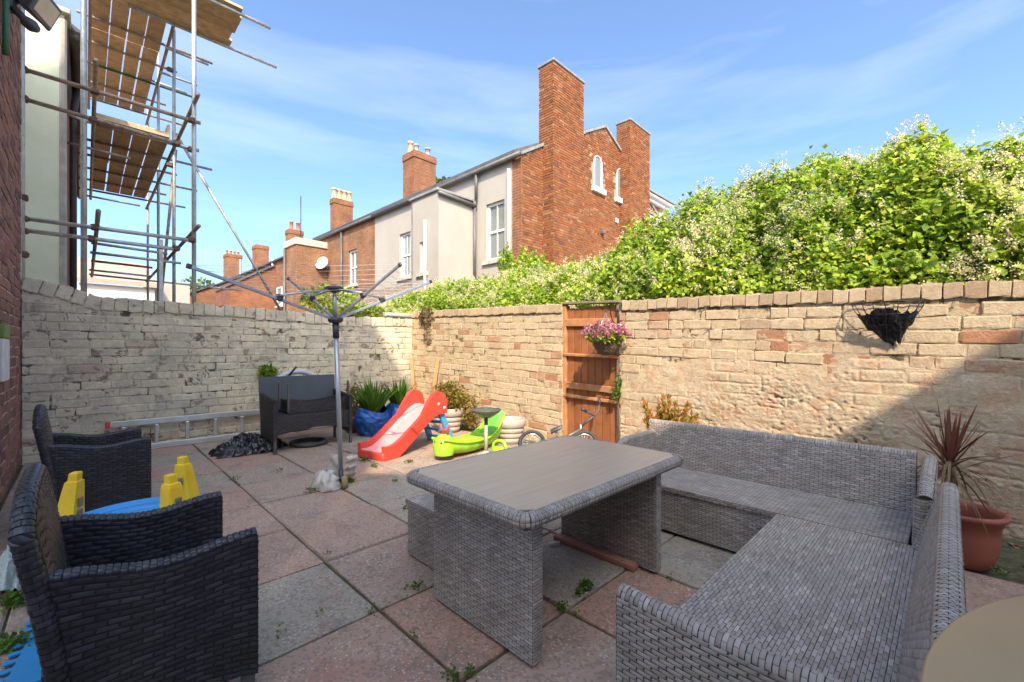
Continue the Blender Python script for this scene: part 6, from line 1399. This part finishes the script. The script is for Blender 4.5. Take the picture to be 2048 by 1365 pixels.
# ---------------------------------------------------------------- strip of red timber, debris and weeds
p, q = Vector((2.128, 1.76, 0)), Vector((2.132, 1.20, 0)); m = MB(); d = (q-p).normalized(); m.box((p+q)/2+up*.016, ((q-p).length, .055, .03), (d, d.cross(up), up), .004); o = m.build('timber_strip', MAT['timber_red']); tag(o, 'strip of red timber lying on the slabs beside the far table leg panel', 'timber')
p = Vector((2.05, 1.74, 0)); m = MB(); m.tube((p.x-.03, p.y-.02, .012), (p.x+.03, p.y-.05, .012), .010, 8); o = m.build('white_plug', MAT['white_paint']); tag(o, 'small white plastic tube on the slabs by the red timber strip', 'tube')
WV, WF, wo = [], [], 0
def tuft(x, y, n, r, s, hh=.03):
    global wo
    n = int(n*1.6); r *= .62; s *= .62
    c = pz(x, y); P = np.array((c.x, c.y, .0))+np.stack([rng.normal(size=n)*r, rng.normal(size=n)*r, rng.random(n)*hh], 1); v, f = leaf_cloud(P, s*rng.uniform(.6, 1.2, n), rdir(n, (0, 0, .6)), rdir(n, (0, 0, 1)), .42); WV.append(v); WF.append(f+wo); wo += len(v)
for x, y, n, r, s in ((1172, 1178, 55, .030, .035), (1158, 1195, 25, .025, .03), (1124, 1222, 32, .022, .028), (1153, 1234, 10, .015, .02), (1248, 1135, 16, .016, .024), (1284, 1138, 14, .016, .022), (832, 1178, 30, .03, .028), (38, 1205, 90, .07, .05), (14, 1300, 60, .05, .045), (940, 1352, 26, .02, .022), (905, 1360, 30, .025, .022), (828, 1277, 12, .012, .02), (700, 965, 45, .03, .04), (622, 985, 26, .04, .035), (728, 922, 30, .05, .04), (750, 935, 22, .04, .035), (818, 927, 22, .04, .035), (790, 965, 12, .03, .03), (930, 858, 40, .07, .05), (810, 1020, 14, .02, .025), (560, 1270, 10, .02, .02), (640, 1230, 10, .02, .02), (1340, 1165, 12, .015, .02), (2000, 1150, 24, .03, .03), (470, 960, 12, .03, .03), (560, 945, 12, .03, .03), (660, 1110, 10, .02, .02), (745, 1225, 14, .02, .02)): tuft(x, y, n, r, s)
o = np_obj('joint_weeds', np.concatenate(WV), np.concatenate(WF), MAT['weed'], None, 'stuff', False)
DV, DF, do = [], [], 0
for k in range(150):
    x = random.uniform(3.4, 4.2); y = random.uniform(-1.0, .6); n = 1; v, f = leaf_cloud(np.array([[x, y, -.03+random.random()*.03]]), random.uniform(.03, .09), rdir(1)*np.array([1, 1, .2]), np.array([[.1, .1, 1.0]])+rdir(1)*.3, .35); DV.append(v); DF.append(f+do); do += len(v)
np_obj('leaf_litter', np.concatenate(DV), np.concatenate(DF), MAT['dead_leaf'], None, 'stuff', False)
so_ = MB(); so_.grid(lambda u, v: (3.25+u*1.0, -1.45+v*1.95, -.035+.03*fbm(u*7, v*9, 2)), 40, 60); o = so_.build('earth_strip', MAT['ground_soil']); o['kind'] = 'structure'
